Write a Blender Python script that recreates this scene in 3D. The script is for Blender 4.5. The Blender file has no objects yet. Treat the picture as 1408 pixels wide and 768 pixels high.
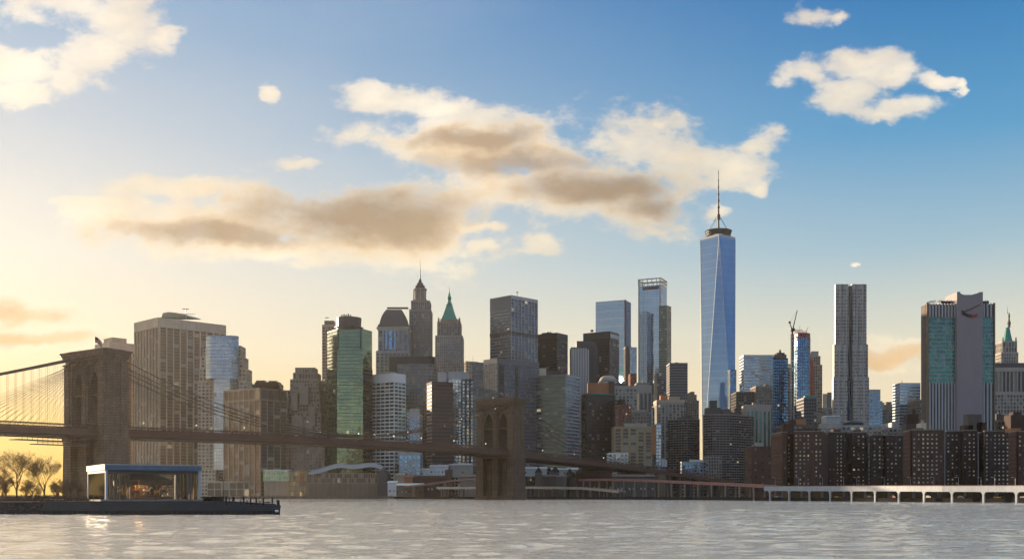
import bpy, math, random
from mathutils import Vector, noise as mnoise

# ---------------------------------------------------------------- camera, world, sun, exposure
scene = bpy.context.scene
F, CX, HY, CH = 1500.0, 704.0, 680.0, 3.6       # focal length in photo pixels, principal column, horizon row, eye height
cam_d = bpy.data.cameras.new("camera"); cam = bpy.data.objects.new("camera", cam_d)
scene.collection.objects.link(cam); scene.camera = cam
cam.location = (0, 0, CH); cam.rotation_euler = (math.radians(90), 0, 0)
cam_d.sensor_width = 36; cam_d.lens = 36 * F / 1408.0
cam_d.shift_y = (HY - 384) / 1408.0
cam_d.clip_start = 1.0; cam_d.clip_end = 60000

SUN_EL, SUN_AZ = 9.0, -44.0                     # degrees; azimuth from the view axis, negative = left
EXPOSURE = 1.2
SKY_STRENGTH = 0.12
SUN_STRENGTH = 4.2
_s = Vector((math.sin(math.radians(SUN_AZ)) * math.cos(math.radians(SUN_EL)), math.cos(math.radians(SUN_AZ)) * math.cos(math.radians(SUN_EL)), math.sin(math.radians(SUN_EL))))
scene.view_settings.view_transform = 'Standard'
scene.view_settings.look = 'None'
scene.view_settings.gamma = 1.0
scene.view_settings.use_curve_mapping = False
scene.view_settings.exposure = EXPOSURE
scene.render.engine = 'CYCLES'
cy = scene.cycles
cy.use_denoising = True
cy.denoising_prefilter = 'ACCURATE'; cy.denoising_input_passes = 'RGB_ALBEDO_NORMAL'
try: cy.denoiser = 'OPENIMAGEDENOISE'
except Exception: pass
cy.max_bounces = 5; cy.diffuse_bounces = 2; cy.glossy_bounces = 3; cy.transparent_max_bounces = 10; cy.transmission_bounces = 3
cy.volume_bounces = 0
cy.caustics_reflective = False; cy.caustics_refractive = False

class NT:
    """tiny helper for node trees"""
    def __init__(s, tree): s.t = tree; s.n = tree.nodes; s.l = tree.links
    def node(s, typ, **kw):
        n = s.n.new(typ)
        for k, v in kw.items(): setattr(n, k, v)
        return n
    def put(s, sock, v):
        if isinstance(v, bpy.types.NodeSocket): s.l.new(v, sock)
        else: sock.default_value = v
    def math(s, op, a, b=0.0, c=None, clamp=False):
        n = s.node('ShaderNodeMath', operation=op, use_clamp=clamp)
        s.put(n.inputs[0], a); s.put(n.inputs[1], b)
        if c is not None: s.put(n.inputs[2], c)
        return n.outputs[0]
    def vmath(s, op, a, b=None, c=None, out=0):
        n = s.node('ShaderNodeVectorMath', operation=op)
        s.put(n.inputs[0], a)
        if b is not None: s.put(n.inputs[1], b)
        if c is not None: s.put(n.inputs[2], c)
        return n.outputs[out]
    def mix(s, f, a, b, blend='MIX'):
        n = s.node('ShaderNodeMix', data_type='RGBA', blend_type=blend)
        s.put(n.inputs[0], f); s.put(n.inputs[6], a); s.put(n.inputs[7], b)
        return n.outputs[2]
    def rng(s, v, a, b, c=0.0, d=1.0, kind='LINEAR'):
        n = s.node('ShaderNodeMapRange', interpolation_type=kind)
        for i, x in enumerate((v, a, b, c, d)): s.put(n.inputs[i], x)
        return n.outputs[0]
    def noise(s, vec, scale, detail=4, rough=0.5, dims='3D', col=False):
        n = s.node('ShaderNodeTexNoise', noise_dimensions=dims)
        if vec is not None: s.put(n.inputs['Vector'], vec)
        n.inputs['Scale'].default_value = scale; n.inputs['Detail'].default_value = detail; n.inputs['Roughness'].default_value = rough
        return n.outputs['Color' if col else 'Fac']
def C4(c): return (c[0], c[1], c[2], 1.0)

world = bpy.data.worlds.new("World"); scene.world = world; world.use_nodes = True
def build_world():
    w = NT(world.node_tree); w.n.clear()
    out = w.node('ShaderNodeOutputWorld'); bg = w.node('ShaderNodeBackground'); bg.inputs[1].default_value = SKY_STRENGTH
    w.l.new(bg.outputs[0], out.inputs[0])
    sky = w.node('ShaderNodeTexSky', sky_type='NISHITA', sun_disc=False)
    sky.sun_elevation = math.radians(SUN_EL); sky.sun_rotation = math.radians(SUN_AZ)
    sky.air_density = 1.0; sky.dust_density = 1.6; sky.ozone_density = 2.5; sky.altitude = 0
    tc = w.node('ShaderNodeTexCoord'); d = tc.outputs['Generated']
    sep = w.node('ShaderNodeSeparateXYZ'); w.l.new(d, sep.inputs[0])
    X, Y, Z = sep.outputs
    ay = w.math('ADD', w.math('ABSOLUTE', Y), 0.02)
    u = w.math('DIVIDE', X, ay); v = w.math('DIVIDE', Z, ay)
    comb = w.node('ShaderNodeCombineXYZ'); w.put(comb.inputs[0], u); w.put(comb.inputs[1], v)
    uv = comb.outputs[0]
    # warp of the cloud coordinates, stretched along the wind
    st = w.vmath('MULTIPLY', uv, (0.6, 1.0, 1.0))
    wn = w.noise(st, 6.0, 5, 0.55, '2D', True)
    wob = w.vmath('MULTIPLY', w.vmath('SUBTRACT', wn, (0.5, 0.5, 0.5)), (0.10, 0.05, 0.0))
    wn2 = w.noise(st, 24.0, 6, 0.6, '2D', True)
    wob2 = w.vmath('MULTIPLY', w.vmath('SUBTRACT', wn2, (0.5, 0.5, 0.5)), (0.045, 0.026, 0.0))
    q = w.vmath('ADD', w.vmath('ADD', uv, wob), wob2)
    def field(blobs, k):
        acc = None
        for (cx, cyy, rx, ry) in blobs:
            c = ((cx - CX) / F, (HY - cyy) / F); r = (rx * 1.22 / F, ry * 1.3 / F)
            m = w.vmath('MULTIPLY_ADD', q, (1 / r[0], 1 / r[1], 0), (-c[0] / r[0], -c[1] / r[1], 0))
            ln = w.vmath('LENGTH', m, out=1)
            if acc is None: acc = ln
            else:
                acc = w.math('SMOOTH_MIN', acc, ln, k)
        return acc
    bright = [(50,16,120,30),(150,30,55,26),(135,88,70,34),(222,72,24,14),(30,95,55,22),(45,138,36,13),
      (355,138,13,9),(875,180,18,6),(545,137,75,17),(620,150,40,12),
      (640,205,140,34),(730,215,60,38),(780,270,130,40),(870,295,80,38),(840,205,75,32),(915,222,80,38),(985,235,42,28),(1012,190,30,14),(1022,262,20,11),(955,288,24,13),
      (470,305,190,46),(240,325,120,34),(560,320,110,50),(420,352,190,20),(260,268,95,15),(180,290,75,9),(410,238,36,10),
      (730,344,38,18),(676,351,18,14),(655,322,28,10),
      (1088,40,48,18),(1145,42,16,10),(1095,112,50,14),(1165,100,62,16),(1225,108,44,14),(1160,138,52,26),(1245,152,50,15),(1205,164,52,12),(1296,118,26,9),(1318,124,8,14),
      (28,440,78,15),(45,470,85,14),(1235,484,74,15),(1141,383,6,3)]
    dark = [(480,302,185,38),(290,334,130,18),(560,312,95,34),(690,232,95,20),(790,268,100,22),(870,292,60,24),(650,200,90,16),(1235,489,60,9),(34,443,66,11),(60,474,60,7)]
    fb = field(bright, 0.45); fd = field(dark, 0.3)
    n1 = w.noise(st, 15.0, 10, 0.6, '2D'); n2 = w.noise(st, 46.0, 8, 0.65, '2D')
    nn = w.math('ADD', w.math('MULTIPLY', w.math('SUBTRACT', n1, 0.5), 2.7), w.math('MULTIPLY', w.math('SUBTRACT', n2, 0.5), 0.9))
    dens = w.math('ADD', w.math('SUBTRACT', 1.05, fb), nn)
    mask = w.rng(dens, -0.10, 0.48, 0, 1, 'SMOOTHSTEP')
    core = w.rng(w.math('ADD', w.math('SUBTRACT', 1.0, fd), w.math('MULTIPLY', nn, 0.36)), -0.40, 0.80, 0, 1, 'SMOOTHSTEP')
    # high thin veil
    veil = w.rng(w.noise(w.vmath('MULTIPLY', uv, (0.5, 1.6, 1)), 3.0, 6, 0.6, '2D'), 0.5, 0.8, 0, 0.13)
    low = w.rng(v, 0.0, 0.55, 1, 0)                     # nearer the horizon
    # sky colours by elevation, on the sunward and on the far side, laid over the Nishita sky
    K = 1.0 / (SKY_STRENGTH * 2 ** EXPOSURE)
    def ramp(fac, stops):
        r = w.node('ShaderNodeValToRGB'); e = r.color_ramp.elements
        r.color_ramp.interpolation = 'EASE' if False else 'LINEAR'
        while len(e) < len(stops): e.new(0.5)
        for i, (p, c) in enumerate(stops): e[i].position = p; e[i].color = C4(c)
        w.put(r.inputs[0], fac); return r.outputs[0]
    near = ramp(Z, SKY_NEAR); far = ramp(Z, SKY_FAR); anti = ramp(Z, SKY_ANTI)
    cosa = w.vmath('DOT_PRODUCT', d, tuple(_s), out=1)
    ang = w.math('ARCCOSINE', cosa)
    g = w.rng(ang, math.radians(66), math.radians(17), 0, 1, 'SMOOTHSTEP')
    b = w.rng(ang, math.radians(75), math.radians(120), 0, 1, 'SMOOTHSTEP')
    grad = w.mix(b, w.mix(g, far, near), anti)
    gradk = w.vmath('SCALE', grad); gradk.node.inputs['Scale'].default_value = K
    hs = w.node('ShaderNodeHueSaturation'); hs.inputs['Saturation'].default_value = 1.1; hs.inputs['Value'].default_value = 0.35
    w.l.new(sky.outputs[0], hs.inputs['Color'])
    skyc = w.mix(0.92, hs.outputs[0], gradk)
    ccol = w.mix(w.rng(v, 0.1, 0.42), C4(CLOUD_LOW), C4(CLOUD_HIGH))
    ccol = w.mix(w.rng(core, 0.0, 0.5, 0, 0.75), ccol, C4(CLOUD_MID))
    ccol = w.mix(w.rng(core, 0.4, 1.0, 0, 0.85), ccol, w.mix(w.rng(v, 0.15, 0.2), C4(CLOUD_PEACH), C4(CLOUD_CORE)))
    edge = w.math('MULTIPLY', mask, w.rng(dens, 0.1, 1.0, 0.62, 0.97))
    shade = w.noise(w.vmath('ADD', st, (0.0, -0.012, 0)), 9.0, 7, 0.6, '2D')
    ccol = w.vmath('SCALE', ccol); w.put(ccol.node.inputs['Scale'], w.rng(shade, 0.32, 0.68, 0.80, 1.10))
    col = w.mix(veil, skyc, C4(CLOUD_VEIL))
    col = w.mix(edge, col, ccol)
    up = w.rng(Z, -0.02, 0.0)
    col = w.mix(up, skyc, col)
    w.l.new(col, bg.inputs[0])
SKY_NEAR = [(0.0, (1.0, 0.58, 0.10)), (0.06, (1.0, 0.68, 0.22)), (0.13, (0.96, 0.82, 0.58)), (0.20, (0.82, 0.78, 0.69)), (0.28, (0.60, 0.65, 0.69)), (0.36, (0.36, 0.50, 0.66)), (0.43, (0.24, 0.43, 0.66)), (0.55, (1.2, 1.02, 0.80)), (0.8, (1.1, 0.98, 0.82)), (1.0, (0.6, 0.6, 0.62))]  # bright stops overhead are added, to lighten the water and give fill
SKY_FAR = [(0.0, (1.0, 0.76, 0.42)), (0.08, (0.98, 0.81, 0.54)), (0.14, (0.78, 0.76, 0.62)), (0.21, (0.38, 0.56, 0.66)), (0.30, (0.10, 0.36, 0.63)), (0.42, (0.0, 0.17, 0.48)), (0.6, (0.60, 0.64, 0.68)), (1.0, (0.4, 0.44, 0.5))]  # top stops likewise brightened above the view, for the water
SKY_ANTI = [(0.0, (0.95, 0.84, 0.62)), (0.05, (0.66, 0.68, 0.62)), (0.11, (0.22, 0.37, 0.52)), (0.2, (0.05, 0.23, 0.50)), (0.4, (0.20, 0.37, 0.62)), (0.7, (0.36, 0.44, 0.58)), (1.0, (0.36, 0.44, 0.58))]
_k = 1.0 / (SKY_STRENGTH * 2 ** EXPOSURE)
CLOUD_LOW = (1.0*_k, .86*_k, .62*_k); CLOUD_HIGH = (1.0*_k, .89*_k, .74*_k); CLOUD_CORE = (.40*_k, .285*_k, .185*_k); CLOUD_PEACH = (.92*_k, .60*_k, .30*_k); CLOUD_MID = (.90*_k, .66*_k, .40*_k); CLOUD_VEIL = (.85*_k, .8*_k, .7*_k)
build_world()
world.cycles.sampling_method = 'NONE'

sun_d = bpy.data.lights.new("sun", 'SUN'); sun_d.energy = SUN_STRENGTH; sun_d.angle = math.radians(0.5); sun_d.color = (1.0, 0.76, 0.5)
sun = bpy.data.objects.new("sun", sun_d); scene.collection.objects.link(sun)
sun.rotation_euler = (-_s).to_track_quat('-Z', 'Y').to_euler()
sun.location = (-300, 300, 400)

# ---------------------------------------------------------------- helpers
def xyz(px, py, D): return Vector(((px - CX) * D / F, D, CH + (HY - py) * D / F))
def wx(px, D): return (px - CX) * D / F
def wz(py, D): return CH + (HY - py) * D / F
GZ = 2.0                                          # street level
LINK = scene.collection.objects.link
def props(o, label=None, cat=None, group=None, kind=None):
    if label: o['label'] = label
    if cat: o['category'] = cat
    if group: o['group'] = group
    if kind: o['kind'] = kind
    return o
def thing(name, label, cat, loc, group=None):
    o = bpy.data.objects.new(name, None); LINK(o); o.location = loc; o.empty_display_size = 5
    return props(o, label, cat, group)

class MB:
    """collects faces in world space; build() links them as one mesh object"""
    def __init__(s): s.v = []; s.f = []; s.uv = []; s.mi = []; s.hasuv = False
    def face(s, pts, uv=None, m=0):
        i = len(s.v); s.v.extend([tuple(p) for p in pts]); s.f.append(tuple(range(i, i + len(pts)))); s.mi.append(m)
        if uv: s.hasuv = True
        s.uv.append(uv if uv else [(0.37, 0.41)] * len(pts))
    def mesh(s, verts, faces, m=0):
        i = len(s.v); s.v.extend([tuple(p) for p in verts])
        for f in faces:
            s.f.append(tuple(i + k for k in f)); s.mi.append(m); s.uv.append([(0.37, 0.41)] * len(f))
    def prism(s, poly, z0, z1, top=True, bot=False, m=0, poly1=None):
        n = len(poly); p1 = poly1 or poly
        zz0 = z0 if isinstance(z0, (list, tuple)) else [z0] * n
        zz1 = z1 if isinstance(z1, (list, tuple)) else [z1] * n
        vs = [(p[0], p[1], zz0[i]) for i, p in enumerate(poly)] + [(p[0], p[1], zz1[i]) for i, p in enumerate(p1)]
        fs = [(i, (i + 1) % n, n + (i + 1) % n, n + i) for i in range(n)]
        if top: fs.append(tuple(range(n, 2 * n)))
        if bot: fs.append(tuple(range(n - 1, -1, -1)))
        s.mesh(vs, fs, m)
    def box(s, x0, x1, y0, y1, z0, z1, m=0): s.prism([(x0, y0), (x1, y0), (x1, y1), (x0, y1)], z0, z1, True, True, m)
    def obox(s, c, ax, ay, az, hx, hy, hz, m=0):
        c = Vector(c); ax = Vector(ax) * hx; ay = Vector(ay) * hy; az = Vector(az) * hz
        vs = [c + ax * i + ay * j + az * k for k in (-1, 1) for (i, j) in ((-1, -1), (1, -1), (1, 1), (-1, 1))]
        s.mesh(vs, [(0, 1, 5, 4), (1, 2, 6, 5), (2, 3, 7, 6), (3, 0, 4, 7), (4, 5, 6, 7), (3, 2, 1, 0)], m)
    def tube(s, a, b, r0, r1=None, n=6, m=0, caps=True):
        a = Vector(a); b = Vector(b); r1 = r0 if r1 is None else r1
        t = (b - a)
        if t.length < 1e-6: return
        t.normalize(); p = t.cross(Vector((0, 0, 1)))
        if p.length < 1e-3: p = Vector((1, 0, 0))
        p.normalize(); q = t.cross(p)
        vs = []
        for (c, r) in ((a, r0), (b, r1)):
            for k in range(n):
                an = 2 * math.pi * k / n; vs.append(c + p * (math.cos(an) * r) + q * (math.sin(an) * r))
        fs = [(k, n + k, n + (k + 1) % n, (k + 1) % n) for k in range(n)]
        if caps: fs += [tuple(range(n)), tuple(range(2 * n - 1, n - 1, -1))]
        s.mesh(vs, fs, m)
    def path(s, pts, r, n=5, m=0):
        """one connected tube through points"""
        pts = [Vector(p) for p in pts]; vs = []; N = len(pts)
        for i, c in enumerate(pts):
            t = (pts[min(i + 1, N - 1)] - pts[max(i - 1, 0)]).normalized()
            p = t.cross(Vector((0, 0, 1)))
            if p.length < 1e-3: p = Vector((1, 0, 0))
            p.normalize(); q = t.cross(p); rr = r[i] if isinstance(r, (list, tuple)) else r
            for k in range(n):
                an = 2 * math.pi * k / n; vs.append(c + p * (math.cos(an) * rr) + q * (math.sin(an) * rr))
        fs = []
        for i in range(N - 1):
            for k in range(n): fs.append((i * n + k, (i + 1) * n + k, (i + 1) * n + (k + 1) % n, i * n + (k + 1) % n))
        fs += [tuple(range(n)), tuple(range(N * n - 1, (N - 1) * n - 1, -1))]
        s.mesh(vs, fs, m)
    def lathe(s, cx, cy, prof, n=16, m=0, sq=False):
        """profile [(r, z)...] round a vertical axis"""
        vs = []; off = math.pi / 4 if sq else 0
        for (r, z) in prof:
            for k in range(n):
                a = 2 * math.pi * k / n + off; vs.append((cx + math.cos(a) * r, cy + math.sin(a) * r, z))
        fs = []
        for i in range(len(prof) - 1):
            for k in range(n): fs.append((i * n + k, i * n + (k + 1) % n, (i + 1) * n + (k + 1) % n, (i + 1) * n + k))
        fs += [tuple(range(n - 1, -1, -1)), tuple(range((len(prof) - 1) * n, len(prof) * n))]
        s.mesh(vs, fs, m)
    def build(s, name, mat, parent=None, smooth=False, origin=None):
        if not s.f: return None
        o_ = Vector(parent.location) if parent is not None and origin is None else Vector(origin or (0, 0, 0))
        if parent is not None and parent.parent is not None and origin is None: o_ = Vector(parent.location) + Vector(parent.parent.location)
        me = bpy.data.meshes.new(name)
        me.from_pydata([(v[0] - o_.x, v[1] - o_.y, v[2] - o_.z) for v in s.v], [], s.f)
        for mm in (mat if isinstance(mat, (list, tuple)) else [mat]): me.materials.append(mm)
        if isinstance(mat, (list, tuple)): me.polygons.foreach_set('material_index', s.mi)
        if s.hasuv:
            l = me.uv_layers.new(name='UVMap'); flat = []
            for u in s.uv:
                for p in u: flat.extend(p)
            l.data.foreach_set('uv', flat)
        if smooth: me.polygons.foreach_set('use_smooth', [True] * len(me.polygons))
        me.update()
        ob = bpy.data.objects.new(name, me); LINK(ob)
        if parent is not None: ob.parent = parent
        elif origin is not None: ob.location = origin
        return ob

# ---------------------------------------------------------------- materials
_mats = {}
def wall(name, col, rough=0.85, var=0.25, scale=0.08, streak=0.25, metal=0.0, fine=1.2):
    """masonry, stone, concrete or painted metal with weathering of its own"""
    if name in _mats: return _mats[name]
    m = bpy.data.materials.new(name); m.use_nodes = True; w = NT(m.node_tree); bs = w.n['Principled BSDF']
    tc = w.node('ShaderNodeTexCoord'); ob = tc.outputs['Object']
    n1 = w.noise(ob, scale, 5, 0.6)
    n2 = w.noise(w.vmath('MULTIPLY', ob, (1, 1, 0.12)), scale * 6, 4, 0.6)
    n3 = w.noise(ob, fine, 2, 0.5)
    f = w.math('ADD', w.math('MULTIPLY', w.math('SUBTRACT', n1, 0.5), var * 2.2), w.math('MULTIPLY', w.math('SUBTRACT', n2, 0.5), streak * 2))
    f = w.math('ADD', f, w.math('MULTIPLY', w.math('SUBTRACT', n3, 0.5), var))
    f = w.math('ADD', f, 1.0)
    c = w.vmath('SCALE', C4(col)[:3]); w.put(c.node.inputs['Scale'], f)
    w.l.new(c, bs.inputs['Base Color']); bs.inputs['Roughness'].default_value = rough; bs.inputs['Metallic'].default_value = metal
    _mats[name] = m; return m
def glass(name, col, metal=0.55, rough=0.12, blind=0.15, lit=0.0, wob=0.02, var=0.5, blindcol=(0.35, 0.33, 0.3), litcol=(1.0, 0.8, 0.5), band=None):
    """window panes: each cell of the UV grid is one pane with its own tone, blind and tilt"""
    if name in _mats: return _mats[name]
    m = bpy.data.materials.new(name); m.use_nodes = True; w = NT(m.node_tree); bs = w.n['Principled BSDF']
    uv = w.node('ShaderNodeUVMap').outputs[0]
    cell = w.vmath('FLOOR', uv)
    wn = w.node('ShaderNodeTexWhiteNoise', noise_dimensions='2D'); w.l.new(cell, wn.inputs['Vector'])
    wn2 = w.node('ShaderNodeTexWhiteNoise', noise_dimensions='2D'); w.l.new(w.vmath('ADD', cell, (71.3, 13.7, 0)), wn2.inputs['Vector'])
    v1 = wn.outputs['Value']; v2 = wn2.outputs['Value']
    patch = w.noise(uv, 0.11, 3, 0.6, '2D')
    f = w.math('ADD', w.math('MULTIPLY', w.math('SUBTRACT', v1, 0.5), var), w.math('MULTIPLY', w.math('SUBTRACT', patch, 0.5), var * 1.6))
    f = w.math('ADD', f, 1.0)
    c = w.vmath('SCALE', tuple(col)); w.put(c.node.inputs['Scale'], f)
    isb = w.math('LESS_THAN', v2, blind)
    base = w.mix(w.math('MULTIPLY', isb, 0.75), c, C4(blindcol))
    w.l.new(base, bs.inputs['Base Color'])
    w.put(bs.inputs['Metallic'], w.math('MULTIPLY', w.math('SUBTRACT', 1.0, isb), metal))
    bs.inputs['Roughness'].default_value = rough
    if band:
        sp = w.node('ShaderNodeSeparateXYZ'); w.l.new(uv, sp.inputs[0])
        ln = w.math('LESS_THAN', w.math('FRACT', w.math('DIVIDE', sp.outputs[1], band[0])), band[1])
        base = w.mix(w.math('MULTIPLY', ln, .8), base, C4(band[2])); w.l.new(base, bs.inputs['Base Color'])
    if lit > 0:
        il = w.math('GREATER_THAN', v2, 1 - lit)
        bs.inputs['Emission Color'].default_value = C4(litcol)
        w.put(bs.inputs['Emission Strength'], w.math('MULTIPLY', il, w.math('MULTIPLY_ADD', v1, 0.16, 0.03)))
    geo = w.node('ShaderNodeNewGeometry')
    jit = w.vmath('MULTIPLY', w.vmath('SUBTRACT', wn.outputs['Color'], (0.5, 0.5, 0.5)), (wob, wob, wob))
    soft = w.vmath('MULTIPLY', w.vmath('SUBTRACT', w.noise(uv, 0.35, 2, 0.5, '2D', True), (0.5, 0.5, 0.5)), (wob * 2.5,) * 3)
    nrm = w.vmath('NORMALIZE', w.vmath('ADD', w.vmath('ADD', geo.outputs['Normal'], jit), soft))
    w.l.new(nrm, bs.inputs['Normal'])
    _mats[name] = m; return m
def plain(name, col, rough=0.6, metal=0.0, emit=None, es=0.0):
    if name in _mats: return _mats[name]
    m = wall(name, col, rough, 0.08, 0.5, 0.08, metal)
    if emit:
        bs = m.node_tree.nodes['Principled BSDF']; bs.inputs['Emission Color'].default_value = C4(emit); bs.inputs['Emission Strength'].default_value = es
    return m

M = dict(
    tan=wall('tan_stone', (.46, .35, .25)), tanlight=wall('pale_tan_stone', (.56, .46, .36)), brownpier=wall('brown_concrete', (.22, .16, .12)),
    stone=wall('grey_limestone', (.28, .235, .20), var=.35), stonelt=wall('light_limestone', (.40, .37, .34), var=.3), stonedk=wall('sooty_stone', (.115, .10, .095)),
    white=wall('white_cladding', (.78, .79, .80), .6, .08), cream=wall('cream_cladding', (.62, .55, .43)), grey=wall('grey_metal_cladding', (.13, .14, .165), .5, .15),
    greylt=wall('light_grey_cladding', (.42, .44, .47), .5, .1), dark=wall('dark_metal_cladding', (.045, .045, .055), .45, .15), black=wall('black_cladding', (.018, .019, .024), .4, .2),
    brick=wall('red_brown_brick', (.105, .054, .042), .9, .35, .1, .35), brickdk=wall('dark_brick', (.06, .036, .033), .9, .4, .09, .35), brickred=wall('red_brick', (.22, .085, .06), .9),
    maroon=wall('maroon_panel', (.075, .035, .032), .5, .2), tanbrick=wall('yellow_brick', (.36, .28, .17), .9, .2), orange=wall('orange_terracotta', (.42, .17, .08), .8),
    concrete=wall('concrete', (.24, .23, .225), .9, .2), steel=wall('dark_steel', (.03, .03, .034), .5, .2, metal=.3), copper=wall('green_copper', (.06, .30, .25), .7, .25, .3, .3),
    slate=wall('slate_roof', (.07, .07, .085), .6, .2), silver=wall('silver_metal', (.5, .52, .55), .5, .08, metal=.3), roofing=wall('roof_gravel', (.12, .11, .10)),
    pinkroad=wall('pink_fascia_paint', (.36, .19, .165), .8, .2, .15), deckpaint=wall('brown_bridge_paint', (.14, .068, .048), .7, .22, .3), deckdark=wall('dark_bridge_steel', (.045, .03, .026), .7, .2),
    cable=wall('cable_wrap', (.09, .06, .045), .7, .1), netting=wall('red_safety_netting', (.5, .09, .06), .8, .3), greencap=wall('pale_green_roof', (.25, .3, .24), .6, .15),
    greendark=wall('dark_green_mullion', (.05, .09, .06), .5, .15), glow=plain('lamp_glow', (.9, .85, .7), .5, 0, (1, .9, .7), .8),
)
G = dict(
    brown=glass('bronze_glass', (.16, .10, .07), .35, .2, .12, 0.01), grey=glass('grey_glass', (.13, .15, .18), .55, .15, .12, .015), dark=glass('dark_glass', (.06, .065, .08), .5, .15, .06, .008),
    black=glass('black_glass', (.03, .03, .04), .5, .2, .05, .006), blue=glass('blue_glass', (.13, .27, .46), .8, .08, .03, .004, .02, .3), paleblue=glass('pale_blue_glass', (.30, .42, .56), .8, .1, .05, 0, .02, .25),
    green=glass('green_mirror_glass', (.19, .27, .18), .8, .08, .0, .004, .03, .28), brickpane=glass('small_dark_pane', (.035, .035, .04), .12, .3, .10, .008, 0.06, .9), greendk=glass('dark_green_glass', (.055, .095, .10), .6, .12, .08, .01), teal=glass('teal_glass', (.06, .21, .20), .7, .12, .14, .0, .02, .4, (.20, .38, .36)),
    punch=glass('window_pane', (.06, .06, .07), .3, .2, .3, .03), warm=glass('warm_window_pane', (.10, .075, .06), .3, .25, .35, .02), silver=glass('silver_glass', (.36, .40, .46), .85, .12, .02, 0, .03, .3),
    mirror=glass('mirror_band_glass', (.4, .44, .48), .85, .12, .1, .01, .05, .7), lit=glass('lit_shopfront_glass', (.25, .2, .12), .4, .2, .3, .35, .02, .6, (.5, .42, .28), (1, .55, .15)), wtc=glass('sky_blue_curtain_glass', (.29, .39, .53), .94, .06, .0, 0, .006, .12, band=(3, .11, (.5, .55, .6))),
)

# ---------------------------------------------------------------- facade generator
def S(bay=4, pw=.6, pd=.35, fl=4.0, sh=1.2, sd=.2, top=3, bot=0, w='grey', g='grey', nb=None, sm=None):
    return dict(bay=bay, pw=pw, pd=pd, fl=fl, sh=sh, sd=sd, top=top, bot=bot, w=w, g=g, nb=nb, sm=sm)
def facade(fm, gm, p0, p1, z0, z1, st, mo=0):
    """one wall plane: glazing on the line p0-p1, piers and spandrels standing proud of it"""
    p0 = Vector((p0[0], p0[1], 0)); p1 = Vector((p1[0], p1[1], 0)); L = (p1 - p0).length
    if L < .3 or z1 - z0 < .5: return
    r = (p1 - p0) / L; n = Vector((r.y, -r.x, 0))
    nb = st['nb'] or max(1, round(L / st['bay'])); H = z1 - z0 - st['top'] - st['bot']
    nf = max(1, round(H / st['fl'])) if H > 1 else 0
    q = random.randint(0, 400)
    fh = H / nf if nf else 1
    def P(t, z, d=0): return p0 + r * t + n * d + Vector((0, 0, z))
    uo = q - 0; vo = q * 3 - st['bot'] / fh
    gm.face([P(0, z0), P(L, z0), P(L, z1), P(0, z1)], [(uo, vo), (uo + nb, vo), (uo + nb, vo + (z1 - z0) / fh), (uo, vo + (z1 - z0) / fh)], mo)
    def bx(t0, t1, a, b, d, m=0):
        t0 = max(t0, 0.004); t1 = min(t1, L - .004)
        vs = [P(t0, a, 0), P(t1, a, 0), P(t1, b, 0), P(t0, b, 0), P(t0, a, d), P(t1, a, d), P(t1, b, d), P(t0, b, d)]
        fm.mesh(vs, [(4, 5, 6, 7), (0, 1, 5, 4), (3, 7, 6, 2), (0, 4, 7, 3), (1, 2, 6, 5)], m + 2 * mo)
    dm = max(st['pd'], st['sd']) + .06
    if st['top'] > 0: bx(0, L, z1 - st['top'], z1, dm)
    if st['bot'] > 0: bx(0, L, z0, z0 + st['bot'], dm)
    a = z0 + st['bot']; b = z1 - st['top']
    if st['pw'] > 0:
        for i in range(nb + 1):
            t = L * i / nb; bx(t - st['pw'] / 2, t + st['pw'] / 2, a, b, st['pd'])
    if st['sh'] > 0:
        for i in range(1 if st['bot'] > 0 else 0, nf):
            z = a + fh * i; bx(0, L, z, z + st['sh'], st['sd'], 1 if st['sm'] else 0)

def footprint(xl, xc, xr, D, phi=0.0, dd=32.0):
    """plan of a block from the photo columns of its left edge, near corner and right edge"""
    if xc is None: xc = xl
    ph = math.radians(phi)
    C = Vector((wx(xc, D), D)); r = Vector((math.cos(ph), math.sin(ph))); l = Vector((-math.sin(ph), math.cos(ph)))
    def sol(d, px):
        t = (px - CX) / F; return (t * C.y - C.x) / (d.x - t * d.y)
    b = sol(r, xr)
    a = sol(l, xl) if xc - xl > .5 else dd
    a = max(3.0, min(a, 140)); b = max(3.0, min(b, 140))
    return [C, C + r * b, C + r * b + l * a, C + l * a]

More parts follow.
